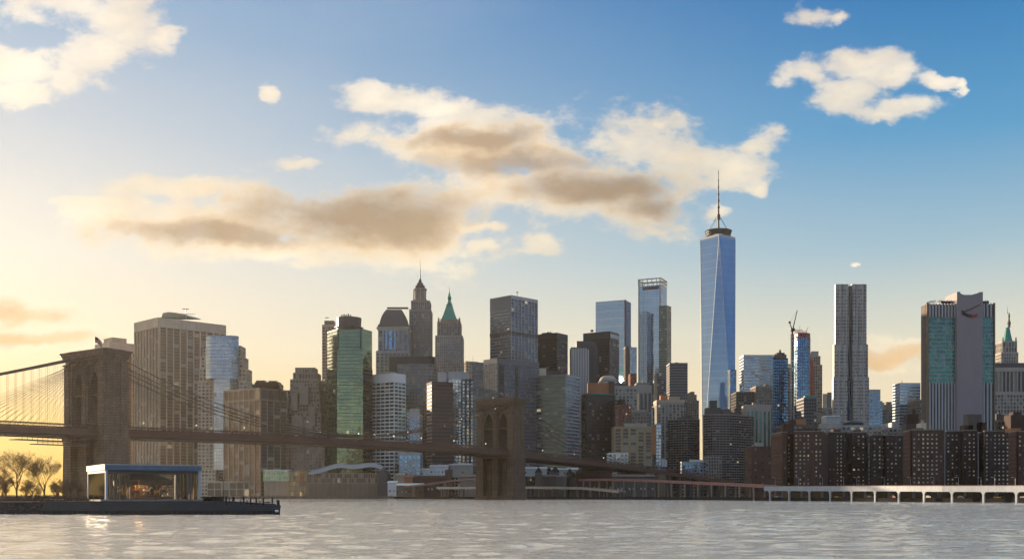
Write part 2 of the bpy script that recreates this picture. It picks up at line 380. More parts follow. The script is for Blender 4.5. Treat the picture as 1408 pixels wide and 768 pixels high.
class Bld:
    def __init__(s, name, label, cat, px, D, group=None):
        s.D = D; s.z = GZ; s.root = thing(name, label, cat, (wx(px, D), D + 8, GZ), group); s.poly = None; s.seed = int(px * 7 + D)
    def tier(s, x, ytop, st, D=None, phi=None, side=None, ybot=None, dd=32.0, name='facade', ytl=None, roof='roofing', gname='glazing'):
        D = D or s.D; phi = 0 if phi is None else phi
        xl, xc, xr = x
        poly = footprint(xl, xc, xr, D, phi, dd)
        return s.ptier(poly, wz(ytop, D), st, side, None if ybot is None else wz(ybot, D), name, roof, gname)
    def ptier(s, poly, z1, st, side=None, z0=None, name='facade', roof='roofing', gname='glazing'):
        random.seed(s.seed); s.seed += 1
        z0 = s.z if z0 is None else z0
        n = len(poly); fm, gm, rm = MB(), MB(), MB()
        if isinstance(st, str) or st is None:
            fm.prism(poly, z0, z1); ob = fm.build(name, M[st or 'grey'], s.root)
        else:
            for i in range(n):
                p0, p1 = poly[i], poly[(i + 1) % n]
                e = Vector((p1[0] - p0[0], p1[1] - p0[1])); nr = Vector((e.y, -e.x)).normalized(); mid = (Vector((p0[0], p0[1])) + Vector((p1[0], p1[1]))) / 2
                vis = nr.dot((-mid).normalized()) > -0.12
                sty = st
                if side is not None:
                    sty = side[i] if isinstance(side, (list, tuple)) and i < len(side) else (side if i == 3 and not isinstance(side, (list, tuple)) else st)
                if vis: facade(fm, gm, p0, p1, z0, z1, sty, 0 if sty is st else 1)
                else: gm.face([(p0[0], p0[1], z0), (p1[0], p1[1], z0), (p1[0], p1[1], z1), (p0[0], p0[1], z1)])
            rm.face([(p[0], p[1], z1 - .4) for p in poly])
            sd_ = side or st; ob = fm.build(name, [M[st['w']], M[st['sm'] or st['w']], M[sd_['w']], M[sd_['sm'] or sd_['w']]], s.root); gm.build(gname, [G[st['g']], G[sd_['g']]], s.root); rm.build('roof', M[roof], s.root)
        s.poly = poly; s.z = z1
        return ob
    def sidemat(s, poly, z0, z1, st, name='facade', gname='glazing', edges=(0,)):
        """extra wall planes of another make set 0.3 m proud of the block"""
        fm, gm = MB(), MB()
        for i in edges:
            p0, p1 = Vector(poly[i]), Vector(poly[(i + 1) % len(poly)])
            e = (p1 - p0).normalized(); nr = Vector((e.y, -e.x)) * .3
            facade(fm, gm, p0 + nr, p1 + nr, z0, z1, st)
        fm.build(name, [M[st['w']], M[st['sm'] or st['w']]], s.root); gm.build(gname, G[st['g']], s.root)
    def inset(s, k):
        c = sum((Vector(p) for p in s.poly), Vector((0, 0))) / len(s.poly)
        return [c + (Vector(p) - c) * k for p in s.poly]
    def box(s, name, xl, xr, y0, y1, mat, D=None, dd=12.0, parent=None):
        """plain block from photo columns and rows (y0 top, y1 bottom)"""
        D = D or s.D; b = MB(); b.box(wx(xl, D), wx(xr, D), D, D + dd, wz(y1, D), wz(y0, D)); return b.build(name, M[mat], parent or s.root)
    def clutter(s, n=3, h=5.0, mat='concrete', mast=0):
        """plant rooms, units and masts on the present roof"""
        rnd = random.Random(s.seed); c = sum((Vector(p) for p in s.poly), Vector((0, 0))) / len(s.poly)
        a = Vector(s.poly[1]) - Vector(s.poly[0]); l = Vector(s.poly[3 % len(s.poly)]) - Vector(s.poly[0])
        an, ln = a.normalized(), l.normalized(); z = s.z - .4
        for k in range(n):
            hw = a.length * rnd.uniform(.08, .2); hd = l.length * rnd.uniform(.08, .2); p = c + a * rnd.uniform(-.26, .26) + l * rnd.uniform(-.3, .1); hh = h * rnd.uniform(.5, 1)
            b = MB(); b.obox((p.x, p.y, z + hh / 2), (an.x, an.y, 0), (ln.x, ln.y, 0), (0, 0, 1), hw, hd, hh / 2); o = b.build('plant_room', M[mat], s.root)
            if rnd.random() < .6:
                t = MB(); t.lathe(p.x + an.x * hw * .3, p.y + an.y * hw * .3, [(1.1, z + hh), (1.1, z + hh + 1.6), (.9, z + hh + 1.9)], 8); t.build('vent', M['steel'], s.root)
        for k in range(mast):
            p = c + a * rnd.uniform(-.3, .3) + l * rnd.uniform(-.3, 0); b = MB(); b.tube((p.x, p.y, z), (p.x, p.y, z + h * rnd.uniform(1.6, 2.6)), .22, .08, 5); b.build('antenna', M['steel'], s.root)
    def lathe(s, name, px, D, prof, mat, n=16, sq=False, smooth=False):
        """prof: [(half width in photo px, photo row)...]"""
        b = MB(); b.lathe(wx(px, D), D + prof[0][0] * D / F, [(r * D / F * (1.414 if sq else 1), wz(y, D)) for (r, y) in prof], 4 if sq else n, 0, sq); return b.build(name, M[mat], s.root, smooth)
    def mast(s, name, px, D, y0, y1, r=.3, mat='steel', r1=.06, dy=6):
        b = MB(); b.tube((wx(px, D), D + dy, wz(y1, D)), (wx(px, D), D + dy, wz(y0, D)), r, r1, 6); return b.build(name, M[mat], s.root)

# ================================================================ SETTING: ground, water
land = MB()
shore = [(-60, 1240), (250, 1170), (533, 1075), (655, 962), (760, 925), (850, 880), (950, 790), (1050, 700), (1150, 632), (1250, 580), (1408, 520), (1560, 470)]
SH = [(wx(p, D), D) for p, D in shore]
pl = [(-9000, 1500)] + [(-1400, 1290)] + SH + [(2500, 300), (9000, 200)]
far = [(9000, 14000), (-9000, 14000)]
land.face([(x, y, GZ) for x, y in pl + far])
for a, b in zip(pl[:-1], pl[1:]):
    land.face([(a[0], a[1], -2), (b[0], b[1], -2), (b[0], b[1], GZ), (a[0], a[1], GZ)])
gm_ = wall('city_ground', (.045, .042, .04), .9, .3, .02); gm_.node_tree.nodes['Principled BSDF'].inputs['Specular IOR Level'].default_value = 0.0
props(land.build('ground', gm_), kind='structure')

def water_mat():
    m = bpy.data.materials.new('river_water'); m.use_nodes = True; w = NT(m.node_tree); bs = w.n['Principled BSDF']
    bs.inputs['Base Color'].default_value = (1.0, .89, .74, 1); bs.inputs['Metallic'].default_value = .85; bs.inputs['Roughness'].default_value = .07; bs.inputs['IOR'].default_value = 1.5
    ob = w.node('ShaderNodeTexCoord').outputs['Object']
    a = w.noise(w.vmath('MULTIPLY', ob, (.5, 1.0, 1)), 1.7, 4, .6)
    b = w.noise(w.vmath('MULTIPLY', ob, (.55, 1.0, 1)), 4.6, 3, .6)
    c = w.noise(w.vmath('MULTIPLY', ob, (.2, 1.0, 1)), .03, 4, .6)
    h = w.math('ADD', w.math('MULTIPLY', a, .27), w.math('MULTIPLY', b, .12))
    h = w.math('MULTIPLY', h, w.rng(c, .35, .65, .5, 1.3))
    bp = w.node('ShaderNodeBump'); bp.inputs['Strength'].default_value = 1.0; bp.inputs['Distance'].default_value = WAVE
    w.l.new(h, bp.inputs['Height']); w.l.new(bp.outputs[0], bs.inputs['Normal'])
    return m
WAVE = 1.7
import numpy as np
def wave_height(X, Y):
    """sum of many short wind waves, wavelengths 1.3 to 22 m, running mostly across the river"""
    rs = np.random.RandomState(5); H = np.zeros_like(X)
    for k in range(64):
        lam = 1.3 * (22 / 1.3) ** (k / 63.0); th = math.radians(90) + rs.normal(0, .55); kk = 2 * math.pi / lam
        ph = rs.uniform(0, 6.28); amp = .0062 * lam ** .36
        dist = np.hypot(X, Y); fade = np.clip(1.6 - dist / (150 * lam), 0, 1)
        H += amp * fade * np.sin(kk * (math.cos(th) * X + math.sin(th) * Y) + ph + 1.5 * np.sin(kk * .11 * X + ph * 3) * .6)
    gust = .65 + .5 * np.sin(X * .011 + 1.3 + 2 * np.sin(Y * .013)) * np.sin(Y * .035 + .8 * np.sin(X * .006))
    return H * (.55 + .45 * gust)
def water_patch(x0, x1, nx, y0, y1, ny):
    xs = np.linspace(x0, x1, nx); ys = np.exp(np.linspace(math.log(y0), math.log(y1), ny)); X, Y = np.meshgrid(xs, ys)
    return X, Y, wave_height(X, Y)
V_, Q_ = [], []; o_ = 0
for (a, c, nx, y0, y1, ny) in ((-110, 110, 480, 55, 200, 380), (-620, 620, 780, 198.5, 1260, 420)):
    X, Y, Z = water_patch(a, c, nx, y0, y1, ny); V_.append(np.stack([X, Y, Z], -1).reshape(-1, 3))
    idx = (np.arange(ny - 1)[:, None] * nx + np.arange(nx - 1)[None, :]).reshape(-1) + o_
    Q_.append(np.stack([idx, idx + 1, idx + nx + 1, idx + nx], -1)); o_ += nx * ny
V_ = np.concatenate(V_); Q_ = np.concatenate(Q_)
outer = np.array([(-9000, -3000, -.35), (9000, -3000, -.35), (9000, 9000, -.35), (-9000, 9000, -.35)], float)
Q_ = np.concatenate([Q_, np.array([[o_, o_ + 1, o_ + 2, o_ + 3]])]); V_ = np.concatenate([V_, outer])
me = bpy.data.meshes.new('river'); me.vertices.add(len(V_)); me.vertices.foreach_set('co', V_.astype(np.float32).ravel())
me.loops.add(len(Q_) * 4); me.loops.foreach_set('vertex_index', Q_.astype(np.int32).ravel())
me.polygons.add(len(Q_)); me.polygons.foreach_set('loop_start', np.arange(0, len(Q_) * 4, 4, dtype=np.int32)); me.polygons.foreach_set('use_smooth', np.ones(len(Q_), bool))
me.update(calc_edges=True); me.materials.append(water_mat()); ro = bpy.data.objects.new('river', me); LINK(ro); props(ro, kind='structure')

# ================================================================ SKYLINE, left to right
B = Bld
# --- pale tower half hidden behind the left bridge tower
b = B('office_tower', 'pale tan office tower half hidden behind the left bridge tower, boxy cap on its roof', 'skyscraper', 160, 1330)
st = S(7, 1.8, 1.4, 4.2, .9, .2, 5, 0, 'tanlight', 'brown', None, 'brownpier')
b.tier((128, 150, 189), 477, st, phi=45); b.ptier(b.inset(.94), wz(469, 1330), 'tanlight', name='setback'); b.ptier(b.inset(.55), wz(461, 1330), 'tan', name='penthouse')
# --- broad ribbed tan tower
b = B('office_tower', 'broad brown tower with thin pale vertical ribs and a green humped roof cap', 'skyscraper', 219, 1240)
sL = S(4, 1.5, 1.6, 3.6, .5, .15, 11, 0, 'tanlight', 'brown', 8, 'brownpier'); sR = S(4, 1.3, 1.5, 3.6, 1.1, .3, 11, 0, 'tanlight', 'brown', 10, 'brownpier')
b.tier((186, 219, 310), 436, sR, phi=45, side=sL)
pz = b.poly; hz = b.z
for e, nb in ((0, 15), (3, 8)):                                       # square openings under the roof
    p0 = Vector(pz[e]); p1 = Vector(pz[(e + 1) % 4]); dr = (p1 - p0).normalized(); n_ = Vector((dr.y, -dr.x)); L_ = (p1 - p0).length
    for k in range(nb):
        c = p0 + dr * L_ * (k + .5) / nb + n_ * 1.35; o = MB(); o.obox((c.x, c.y, hz - 6.2), (dr.x, dr.y, 0), (n_.x, n_.y, 0), (0, 0, 1), L_ / nb * .33, .06, 2.2); o.build('roof_opening', M['stonedk'], b.root)
cap = MB(); prof = [(222, 436), (224, 430), (232, 428.5), (244, 430), (258, 434), (262, 436)]
D_ = 1262
cap.mesh([xyz(x, y, D_) for x, y in prof] + [xyz(x, y, D_) + Vector((8, 16, 0)) for x, y in prof], [tuple(range(5, -1, -1)), tuple(range(6, 12))] + [(i, i + 1, i + 7, i + 6) for i in range(5)])
cap.build('roof_cap', M['greencap'], b.root)
c = thing('tower_crane', 'white luffing crane on the roof of the broad ribbed tower', 'crane', (wx(256, 1262), 1262, wz(437, 1262)))
o = MB(); o.tube(xyz(256, 438, 1262), xyz(256, 425, 1262), .5, .4, 6); o.build('mast', M['silver'], c)
o = MB(); o.tube(xyz(244, 431, 1262), xyz(268, 431.5, 1262), .45, .3, 5); o.build('jib', M['silver'], c)
o = MB(); o.tube(xyz(251, 424.5, 1262), xyz(260, 424.5, 1262), .5, .4, 5); o.build('cab', M['steel'], c)
# --- blue glass tower with stone shoulders
b = B('office_tower', 'tower of blue glass between pale stone shoulders that step outward', 'skyscraper', 305, 1170)
ss = S(4, 1.4, .5, 3.7, 1.6, .35, 1.5, 0, 'tanlight', 'warm')
for (xl, xr, yt) in ((272, 340, 524), (274, 338, 506), (276.5, 334, 490), (279, 331, 475)):
    b.tier((xl, None, xr), yt, ss, dd=30 - (524 - yt) * .2); b.D += 2.0
gb = S(3, .12, .1, 3.7, .25, .12, 1, 0, 'greylt', 'silver')
z_ = b.z; b.z = GZ
x0, x1, x2, x3 = 283, 291, 318, 328
b.ptier([Vector((wx(294, 1162), 1162)), Vector((wx(316, 1160), 1160)), Vector((wx(327, 1168), 1168)), Vector((wx(327, 1190), 1190)), Vector((wx(294, 1190), 1190))], wz(520, 1162), gb, z0=GZ, name='glass_bay')
b.ptier([Vector((wx(283, 1165), 1165)), Vector((wx(289, 1161), 1161)), Vector((wx(318, 1161), 1161)), Vector((wx(328, 1167), 1167)), Vector((wx(328, 1192), 1192)), Vector((wx(283, 1192), 1192))], wz(461.5, 1165), gb, name='glass_bay')
# --- brown ribbed block
b = B('office_block', 'brown flat-topped office block with thin white ribs and a darker right side', 'office block', 352, 1110)
b.tier((308, 358, 394), 533, S(6, .5, .7, 3.6, .9, .15, 1.2, 0, 'tan', 'dark', 4, 'stonedk'), phi=55, side=S(7, .9, .9, 3.6, .35, .1, 1.2, 0, 'tanlight', 'brown', 7, 'brownpier'))
pz = b.poly
b.sidemat(pz, b.z - 12.5, b.z + .4, S(7, 1.2, .5, 9, 0, 0, 1.6, 1.6, 'tan', 'brown', 7), 'top_storey', edges=(3,)); b.sidemat(pz, b.z - 12.5, b.z + .4, S(7, .9, .5, 9, 0, 0, 1.6, 1.6, 'brownpier', 'dark', 4), 'top_storey', edges=(0,))
for xl, xr, yt in ((347, 387, 528), (350, 384, 525), (352, 364, 522.5), (369, 380, 523)): b.box('plant_room', xl, xr, yt, 534, 'brownpier', 1122, 8 + (534 - yt) * .3)
# --- stepped stone tower
b = B('stone_tower', 'stepped pale limestone tower right of the brown ribbed block, crowned like a wedding cake', 'tower', 415, 1150)
sp = S(3.1, 1.1, .5, 3.8, 1.3, .35, 1.6, 0, 'stone', 'warm')
for xl, xr, yt, dd in ((384, 446, 612, 44), (385, 441, 566, 40), (388, 440, 553, 36), (395, 439, 536, 32), (399, 438, 521, 28), (403, 435.5, 512, 24)):
    b.tier((xl, None, xr), yt, sp, dd=dd); b.D += 2.5
b.tier((406, None, 432), 505, S(2.6, 1.1, .7, 5, .4, .2, 1.4, 0, 'stone', 'warm'), dd=18, name='crown')
for xl, xr, yt in ((388, 396, 545), (400, 409, 539), (412, 424, 531), (425, 433, 560), (386, 394, 573), (402, 416, 571), (420, 430, 585), (392, 401, 590)):
    f = MB(); f.box(wx(xl, 1148), wx(xr, 1148), 1147.5, 1158, wz(yt + 25, 1148), wz(yt, 1148)); f.build('bay', M['stone'], b.root)
b = B('glass_block', 'dark gridded block showing between the stepped stone tower and the green tower', 'office block', 438, 1215)
b.tier((426, None, 452), 526, S(3.4, .4, .3, 3.8, .8, .3, 1.5, 0, 'brownpier', 'greendk'), dd=30); b.clutter(2, 4)
# --- thin slab behind green tower
b = B('office_tower', 'thin pale slab tower peeping out at the left edge of the green glass tower', 'skyscraper', 450, 1350)
b.tier((443, None, 459), 446, S(4, .8, .5, 3.8, 1.2, .4, 3, 0, 'tan', 'brown'), dd=30); b.box('penthouse', 446, 459, 440.5, 446.5, 'brownpier', 1354); b.mast('antenna', 448, 1350, 436, 441, .3); b.box('crane_arm', 447, 452, 436, 437, 'steel', 1354, .6)
# --- green glass tower
b = B('glass_tower', 'green mirror-glass tower with chamfered corners and a round dark plant room on top', 'skyscraper', 480, 1130)
D_ = 1130
pg = [Vector((wx(463.5, D_), D_)), Vector((wx(499, D_), D_)), Vector((wx(511.5, 1146), 1146)), Vector((wx(511, 1188), 1188)), Vector((wx(454, 1188), 1188)), Vector((wx(450, 1152), 1152))]
b.ptier(pg, wz(452, D_), S(2.4, .12, .06, 3.6, .26, .08, .8, 0, 'greendark', 'green'))
f = MB(); g_ = MB(); p0, p1 = pg[1], pg[2]; e = (p1 - p0).normalized(); nr = Vector((e.y, -e.x)) * .4
facade(f, g_, p0 + nr, p1 + nr, GZ, wz(506, D_), S(2.4, .3, .3, 3.6, 1.4, .2, 1, 0, 'black', 'black')); f.build('dark_corner', M['black'], b.root); g_.build('dark_corner', G['black'], b.root)
for px_ in (465, 496):
    f = MB(); f.box(wx(px_, D_) - .7, wx(px_, D_) + .7, D_ - .5, D_ - .1, wz(480, D_), wz(452.5, D_)); f.build('louvre_strip', M['dark'], b.root)
b.lathe('plant_room', 477.5, 1140, [(17.5, 452.5), (17.5, 448.5), (20, 448.4), (20, 447.6), (16.6, 447.4), (17.2, 434.5), (16.2, 434)], 'dark', 20)
for px_, h_ in ((470, 432.5), (473, 431.5), (476, 432), (479, 431), (482, 432.5)): b.box('vent', px_ - .8, px_ + .8, h_, 434.6, 'steel', 1150, 1.4)
# --- white gridded block
b = B('office_block', 'white gridded office block with curved teal window bands and blank white top', 'office block', 530, 1140)
sw = S(6.2, .55, .5, 3.8, 1.35, .45, 9.5, 0, 'white', 'teal')
b.tier((511, 542, 557.5), 512.5, sw, phi=57, side=S(6.2, .55, .5, 3.8, 1.3, .45, 9.5, 0, 'white', 'greendk', 5)); b.clutter(3, 3, 'stonelt')
# --- low buildings between the white block and the maroon one
b = B('apartment_block', 'pale blue-white block with a slanted top, right of the white gridded block', 'building', 556, 1165)
b.tier((549, None, 563), 563, S(3.4, 1.4, .3, 3.6, 1.6, .25, 3, 0, 'stonelt', 'blue')); b.clutter(1, 3)
b = B('apartment_block', 'light block with a blue glazed top storey, left of the maroon block', 'building', 570, 1150)
b.tier((563, None, 577.5), 568, S(3.6, 1.8, .3, 3.6, 1.7, .25, 4, 0, 'greylt', 'blue')); b.box('penthouse', 564, 576, 561, 568.4, 'greylt', 1154)
b = B('low_building', 'pale blue office building seen just under the bridge deck', 'building', 562, 1105)
b.tier((549, None, 578), 622, S(4.6, 1.1, .4, 4.2, 1.3, .3, 3, 0, 'greylt', 'blue'))
b = B('office_block', 'dull brown block behind the pale slanted blocks, below the curved dark roofline', 'office block', 575, 1215)
b.tier((552, None, 592), 556, S(3.4, 1.0, .4, 3.7, 1.2, .3, 2, 0, 'brownpier', 'dark')); b.clutter(2, 4)
# --- domed tower
b = B('domed_tower', 'stone tower with a dark mansard dome and a tall glass centre bay', 'skyscraper', 540, 1300)
so = S(4.6, 1.5, .8, 3.9, 1.0, .3, 3, 0, 'stonelt', 'grey')
b.tier((517, None, 562), 482, so, dd=40)
b.D += 4; b.tier((520, None, 561), 452, S(5, 1.4, 1.0, 3.9, .5, .2, 2, 0, 'stonelt', 'grey', 6), dd=34)
f = MB(); g_ = MB(); facade(f, g_, (wx(530, 1303), 1303), (wx(544, 1303), 1303), wz(480, 1300), wz(449.5, 1300), S(2.5, .1, .1, 3.6, .25, .1, 1, 0, 'greylt', 'paleblue')); f.build('glass_bay', M['greylt'], b.root); g_.build('glass_bay', G['paleblue'], b.root)
b.ptier(b.inset(1.1), wz(448.5, 1300), 'stonelt', name='cornice'); b.ptier(b.inset(.93), wz(445, 1300), 'stonedk', name='attic')
base = b.inset(1.0); zz = [wz(y, 1300) for y in (445, 439, 433, 428, 424.5, 423)]; kk = [1, .93, .84, .72, .6, .56]; f = MB()
cc = sum(base, Vector((0, 0))) / 4; base_t = [cc + (p - cc) * .92 for p in base]
for i in range(5):
    f.prism([cc + (p - cc) * kk[i] for p in base_t], zz[i], zz[i + 1], i == 4, False, 0, [cc + (p - cc) * kk[i + 1] for p in base_t])
f.build('dome', M['slate'], b.root); b.box('dome_ridge', 532, 561, 422, 423.6, 'dark', 1318, 6)
# --- tall spire tower
b = B('spire_tower', 'tallest old stone tower of the left group, with a lantern crown and needle spire', 'skyscraper', 577, 1335)
sv = S(2.6, 1.3, .8, 4, .7, .25, 2.5, 0, 'stone', 'grey')
b.tier((558, None, 598), 500, sv, dd=40); b.D += 3; b.tier((563.5, None, 591.5), 425, sv, dd=30); b.D += 2; b.tier((566, None, 590), 413, S(2.6, 1.3, .8, 5, .5, .2, 2, 0, 'stone', 'grey'), dd=26)
b.lathe('crown', 577, 1340, [(9.6, 413.5), (9.4, 410), (8.2, 409.5), (8.4, 398), (9.2, 397.5), (9, 395), (7, 394.5)], 'stone', 12)
for k in range(8):
    a = 2 * math.pi * k / 8 + .2; f = MB(); f.tube((wx(577, 1348) + math.cos(a) * 7.6, 1348 + math.sin(a) * 7.6, wz(412, 1340)), (wx(577, 1348) + math.cos(a) * 7.2, 1348 + math.sin(a) * 7.2, wz(396, 1340)), .7, .5, 5); f.build('buttress', M['stonelt'], b.root)
b.lathe('cone_roof', 577, 1342, [(6.8, 395), (6.6, 391.5), (4.8, 391), (4.5, 388), (2.8, 387.5), (2.2, 385), (1.2, 382)], 'stonedk', 12)
b.mast('spire', 577, 1342, 356, 384, .9, 'steel', .12)
# --- curved dark-topped building in front of it
b = B('office_block', 'grey block with black top band and rounded right corner, before the spire tower', 'office block', 570, 1240)
pc = [Vector((wx(535, 1240), 1240)), Vector((wx(590, 1240), 1240)), Vector((wx(595, 1242), 1242)), Vector((wx(599, 1247), 1247)), Vector((wx(600.5, 1256), 1256)), Vector((wx(600, 1275), 1275)), Vector((wx(537, 1275), 1275))]
b.ptier(pc, wz(500, 1240), S(3.2, .8, .5, 3.8, 1.3, .35, 1, 0, 'stone', 'grey')); b.ptier([Vector((p.x, p.y)) + Vector((0, -.6)) for p in pc], wz(489.5, 1240), 'black', name='top_band')
b.sidemat(pc, GZ, wz(500, 1240) - .2, S(3, .3, .2, 3.8, .6, .2, 1, 0, 'dark', 'dark'), 'dark_return', edges=(4,))
f = MB(); f.box(wx(534.5, 1238), wx(546, 1238), 1238.5, 1239.8, wz(517, 1240), wz(499, 1240)); f.build('dark_panel', M['black'], b.root)
# --- green pyramid tower
b = B('spire_tower', 'grey stone tower with a green copper pyramid roof and thin spire', 'skyscraper', 617, 1400)
sv = S(2.7, 1.2, .6, 3.8, 1.1, .3, 2.2, 0, 'stonelt', 'grey')
b.tier((599, None, 635.5), 461, sv, dd=38); b.D += 3; b.tier((602, None, 632.5), 442, S(3.4, 1.5, .8, 4.2, .8, .3, 2.2, 0, 'stone', 'grey'), dd=32)
for px_ in (603, 631.5): b.lathe('turret', px_, 1404, [(1.6, 443), (1.4, 438), (.4, 436)], 'stone', 6)
b.lathe('attic', 617.5, 1404, [(12, 442.5), (12, 438.5), (11, 438)], 'stone', sq=True)
b.lathe('pyramid_roof', 617.5, 1405, [(10.8, 438.6), (8.6, 433), (6.6, 427), (4.8, 421), (3.6, 416)], 'copper', sq=True)
b.lathe('lantern', 617.5, 1410, [(3.2, 416.5), (3.2, 414.5), (2.4, 414), (2.4, 411), (3, 410.6), (2.9, 408.5), (1.7, 405), (.6, 401)], 'copper', 8)
b.mast('spire', 617.5, 1412, 392, 402, .5, 'copper', .08)
b = B('stone_block', 'stepped stone block at the foot of the green pyramid tower', 'building', 625, 1370)
b.tier((613, None, 636), 493, S(2.8, 1.2, .5, 3.8, 1.2, .3, 1.5, 0, 'stonelt', 'warm'), dd=24)
b = B('stone_block', 'cream stone building with a mast, between the green pyramid tower and the grey slabs', 'building', 645, 1450)
b.tier((630, 641, 658), 496, S(3.4, 1.4, .4, 4, 1.3, .3, 2, 0, 'cream', 'warm'), phi=30); b.mast('antenna', 650, 1452, 486, 496, .4)
# --- maroon block with light bands
b = B('office_block', 'dark maroon block with short pale window strips down its left edge', 'office block', 600, 1130)
b.tier((587, 594, 623), 524, S(3.4, .25, .15, 3.7, 1.6, .25, 3, 0, 'maroon', 'black'), phi=20, side=S(12, 1.0, .3, 3.7, 1.7, .4, 3, 0, 'brownpier', 'black', 1, 'tan'))
b.box('penthouse', 602, 613.5, 512, 524.4, 'greylt', 1136)
b = B('apartment_tower', 'slim turquoise glass tower with a bright white-framed front', 'tower', 629, 1180)
b.tier((617, None, 642.5), 511, S(2.5, .2, .2, 3.6, .5, .2, 9, 0, 'greylt', 'paleblue'), dd=22)
b.sidemat([Vector((wx(621.5, 1180), 1179.2)), Vector((wx(634.5, 1180), 1179.2))], GZ, wz(521, 1180), S(3.2, .9, .3, 3.4, .9, .3, 1, 0, 'white', 'mirror'), 'white_bay')
b = B('apartment_tower', 'black tower with a ladder of pale windows, left of the grey twin slabs', 'tower', 643, 1150)
b.tier((634.5, None, 652), 521, S(4.6, 2.4, .3, 3.6, .9, .2, 2, 0, 'black', 'mirror', 3), dd=24)
# --- grey twin slabs
b = B('office_tower', 'massive grey slab block with black vertical slots, directly behind the right bridge tower', 'skyscraper', 690, 1100)
sg = S(2.6, .7, .3, 3.7, 1.5, .25, 5, 0, 'grey', 'grey')
b.tier((665, 684, 741), 492, sg, phi=42, side=S(2.6, .8, .3, 3.7, 1.5, .25, 5, 0, 'grey', 'grey'))
pz = b.poly; p0, p1 = Vector(pz[0]), Vector(pz[1]); dr = (p1 - p0).normalized(); n_ = Vector((dr.y, -dr.x)); L_ = (p1 - p0).length
for t0, t1 in ((.04, .15), (.42, .48), ):
    c = p0 + dr * L_ * (t0 + t1) / 2 + n_ * .5; o = MB(); o.obox((c.x, c.y, (b.z - 7 + GZ) / 2), (dr.x, dr.y, 0), (n_.x, n_.y, 0), (0, 0, 1), L_ * (t1 - t0) / 2, .25, (b.z - 7 - GZ) / 2); o.build('dark_slot', M['black'], b.root)
    for k in range(14):
        if k % 3 == 1: continue
        c2 = c + n_ * .3; o = MB(); o.obox((c2.x, c2.y, b.z - 14 - k * 7.4), (dr.x, dr.y, 0), (n_.x, n_.y, 0), (0, 0, 1), L_ * (t1 - t0) / 2 * .85, .05, .5); o.build('slot_sill', M['stonedk'], b.root)
b = B('office_tower', 'lower grey wing at the left of the massive slab with black slots', 'skyscraper', 657, 1130)
b.tier((650.5, None, 666), 498, sg, dd=26)
# --- tall grey tower
b = B('office_tower', 'tall grey tower above the massive slab, left face banded, right face ribbed', 'skyscraper', 705, 1300)
b.tier((674, 702.5, 739), 405.5, S(4.4, .9, .7, 3.8, .5, .2, 4, 0, 'greylt', 'grey', 8), phi=45, side=S(3, .15, .1, 3.8, 1.7, .35, 16, 0, 'grey', 'grey'))
pz = b.poly
for e in (0, 3):
    p0, p1 = Vector(pz[e]), Vector(pz[(e + 1) % 4]); dr = (p1 - p0).normalized(); n_ = Vector((dr.y, -dr.x)); c = (p0 + p1) / 2 + n_ * .9
    o = MB(); o.obox((c.x, c.y, wz(457, 1300)), (dr.x, dr.y, 0), (n_.x, n_.y, 0), (0, 0, 1), (p1 - p0).length / 2 - .3, .3, 1.6); o.build('belt', M['dark'], b.root)
b.mast('antenna', 711, 1320, 401.5, 406.5, .4, 'steel', .3)
b.box('antenna_dish', 710, 712.4, 401, 402.4, 'steel', 1325, 1)
# --- black box
b = B('office_tower', 'black box tower right of the tall grey tower', 'skyscraper', 760, 1350)
b.tier((736, 766, 780.5), 457, S(3, .3, .15, 3.8, 1.2, .2, 7, 0, 'black', 'black'), phi=55); b.clutter(2, 3, 'dark')
# --- banded block
b = B('office_block', 'dark green banded block with a pale blue banded right face', 'office block', 775, 1120)
b.tier((738, 778, 796.5), 514, S(4, .2, .15, 3.6, 1.3, .3, 2, 0, 'greylt', 'paleblue'), phi=62, side=S(5, .15, .1, 3.6, 1.1, .3, 2, 0, 'grey', 'greendk'))
for xl, xr, y0, m_ in ((741, 751, 506, 'cream'), (752, 772, 509, 'dark'), (758, 776, 512, 'concrete'), (773, 779, 508, 'dark')): b.box('plant_room', xl, xr, y0, 516.5, m_, 1150, 8)
# --- silver striped curved tower and dark rounded tower
b = B('office_tower', 'silver and black striped tower with a rounded right shoulder', 'skyscraper', 798, 1250)
def rounded(b, xl, xr, yt, yb, D, dd, r, mat, name, n=7):
    """slab whose right shoulder is a quarter circle of r photo px"""
    pts = [(xl, yb), (xl, yt)] + [(xr - r + r * math.sin(a), yt + r - r * math.cos(a)) for a in [math.pi / 2 * k / n for k in range(n + 1)]] + [(xr, yb)]
    f = MB(); m = len(pts); v = [xyz(x, y, D) for x, y in pts]; v2 = [p + Vector((0, dd, 0)) for p in v]
    f.mesh(v + v2, [tuple(range(m - 1, -1, -1)), tuple(range(m, 2 * m))] + [(i, (i + 1) % m, m + (i + 1) % m, m + i) for i in range(m)]); return f.build(name, M[mat], b.root)
rounded(b, 785, 811.5, 477, 683, 1250, 26, 8, 'dark', 'slab')
for k in range(11):
    x = 786.5 + k * 2.25; yt = 478.5 if x < 803.5 else 477 + 8 - math.sqrt(max(0, 64 - (x - 803.5) ** 2)) + 1.2
    f = MB(); f.box(wx(x, 1250) - .5, wx(x, 1250) + .5, 1248.9, 1249.9, GZ, wz(yt, 1250)); f.build('rib', M['silver'], b.root)
b = B('office_tower', 'dark plain tower with a rounded shoulder behind the striped one', 'skyscraper', 808, 1290)
rounded(b, 793, 822.5, 468.5, 683, 1290, 30, 12, 'slate', 'slab'); f = MB()
rounded(b, 797, 817, 472, 683, 1288.5, 1.2, 9, 'dark', 'front_panel')
b = B('office_tower', 'black tower with a pale sign band, left of the blue glass tower', 'skyscraper', 830, 1400)
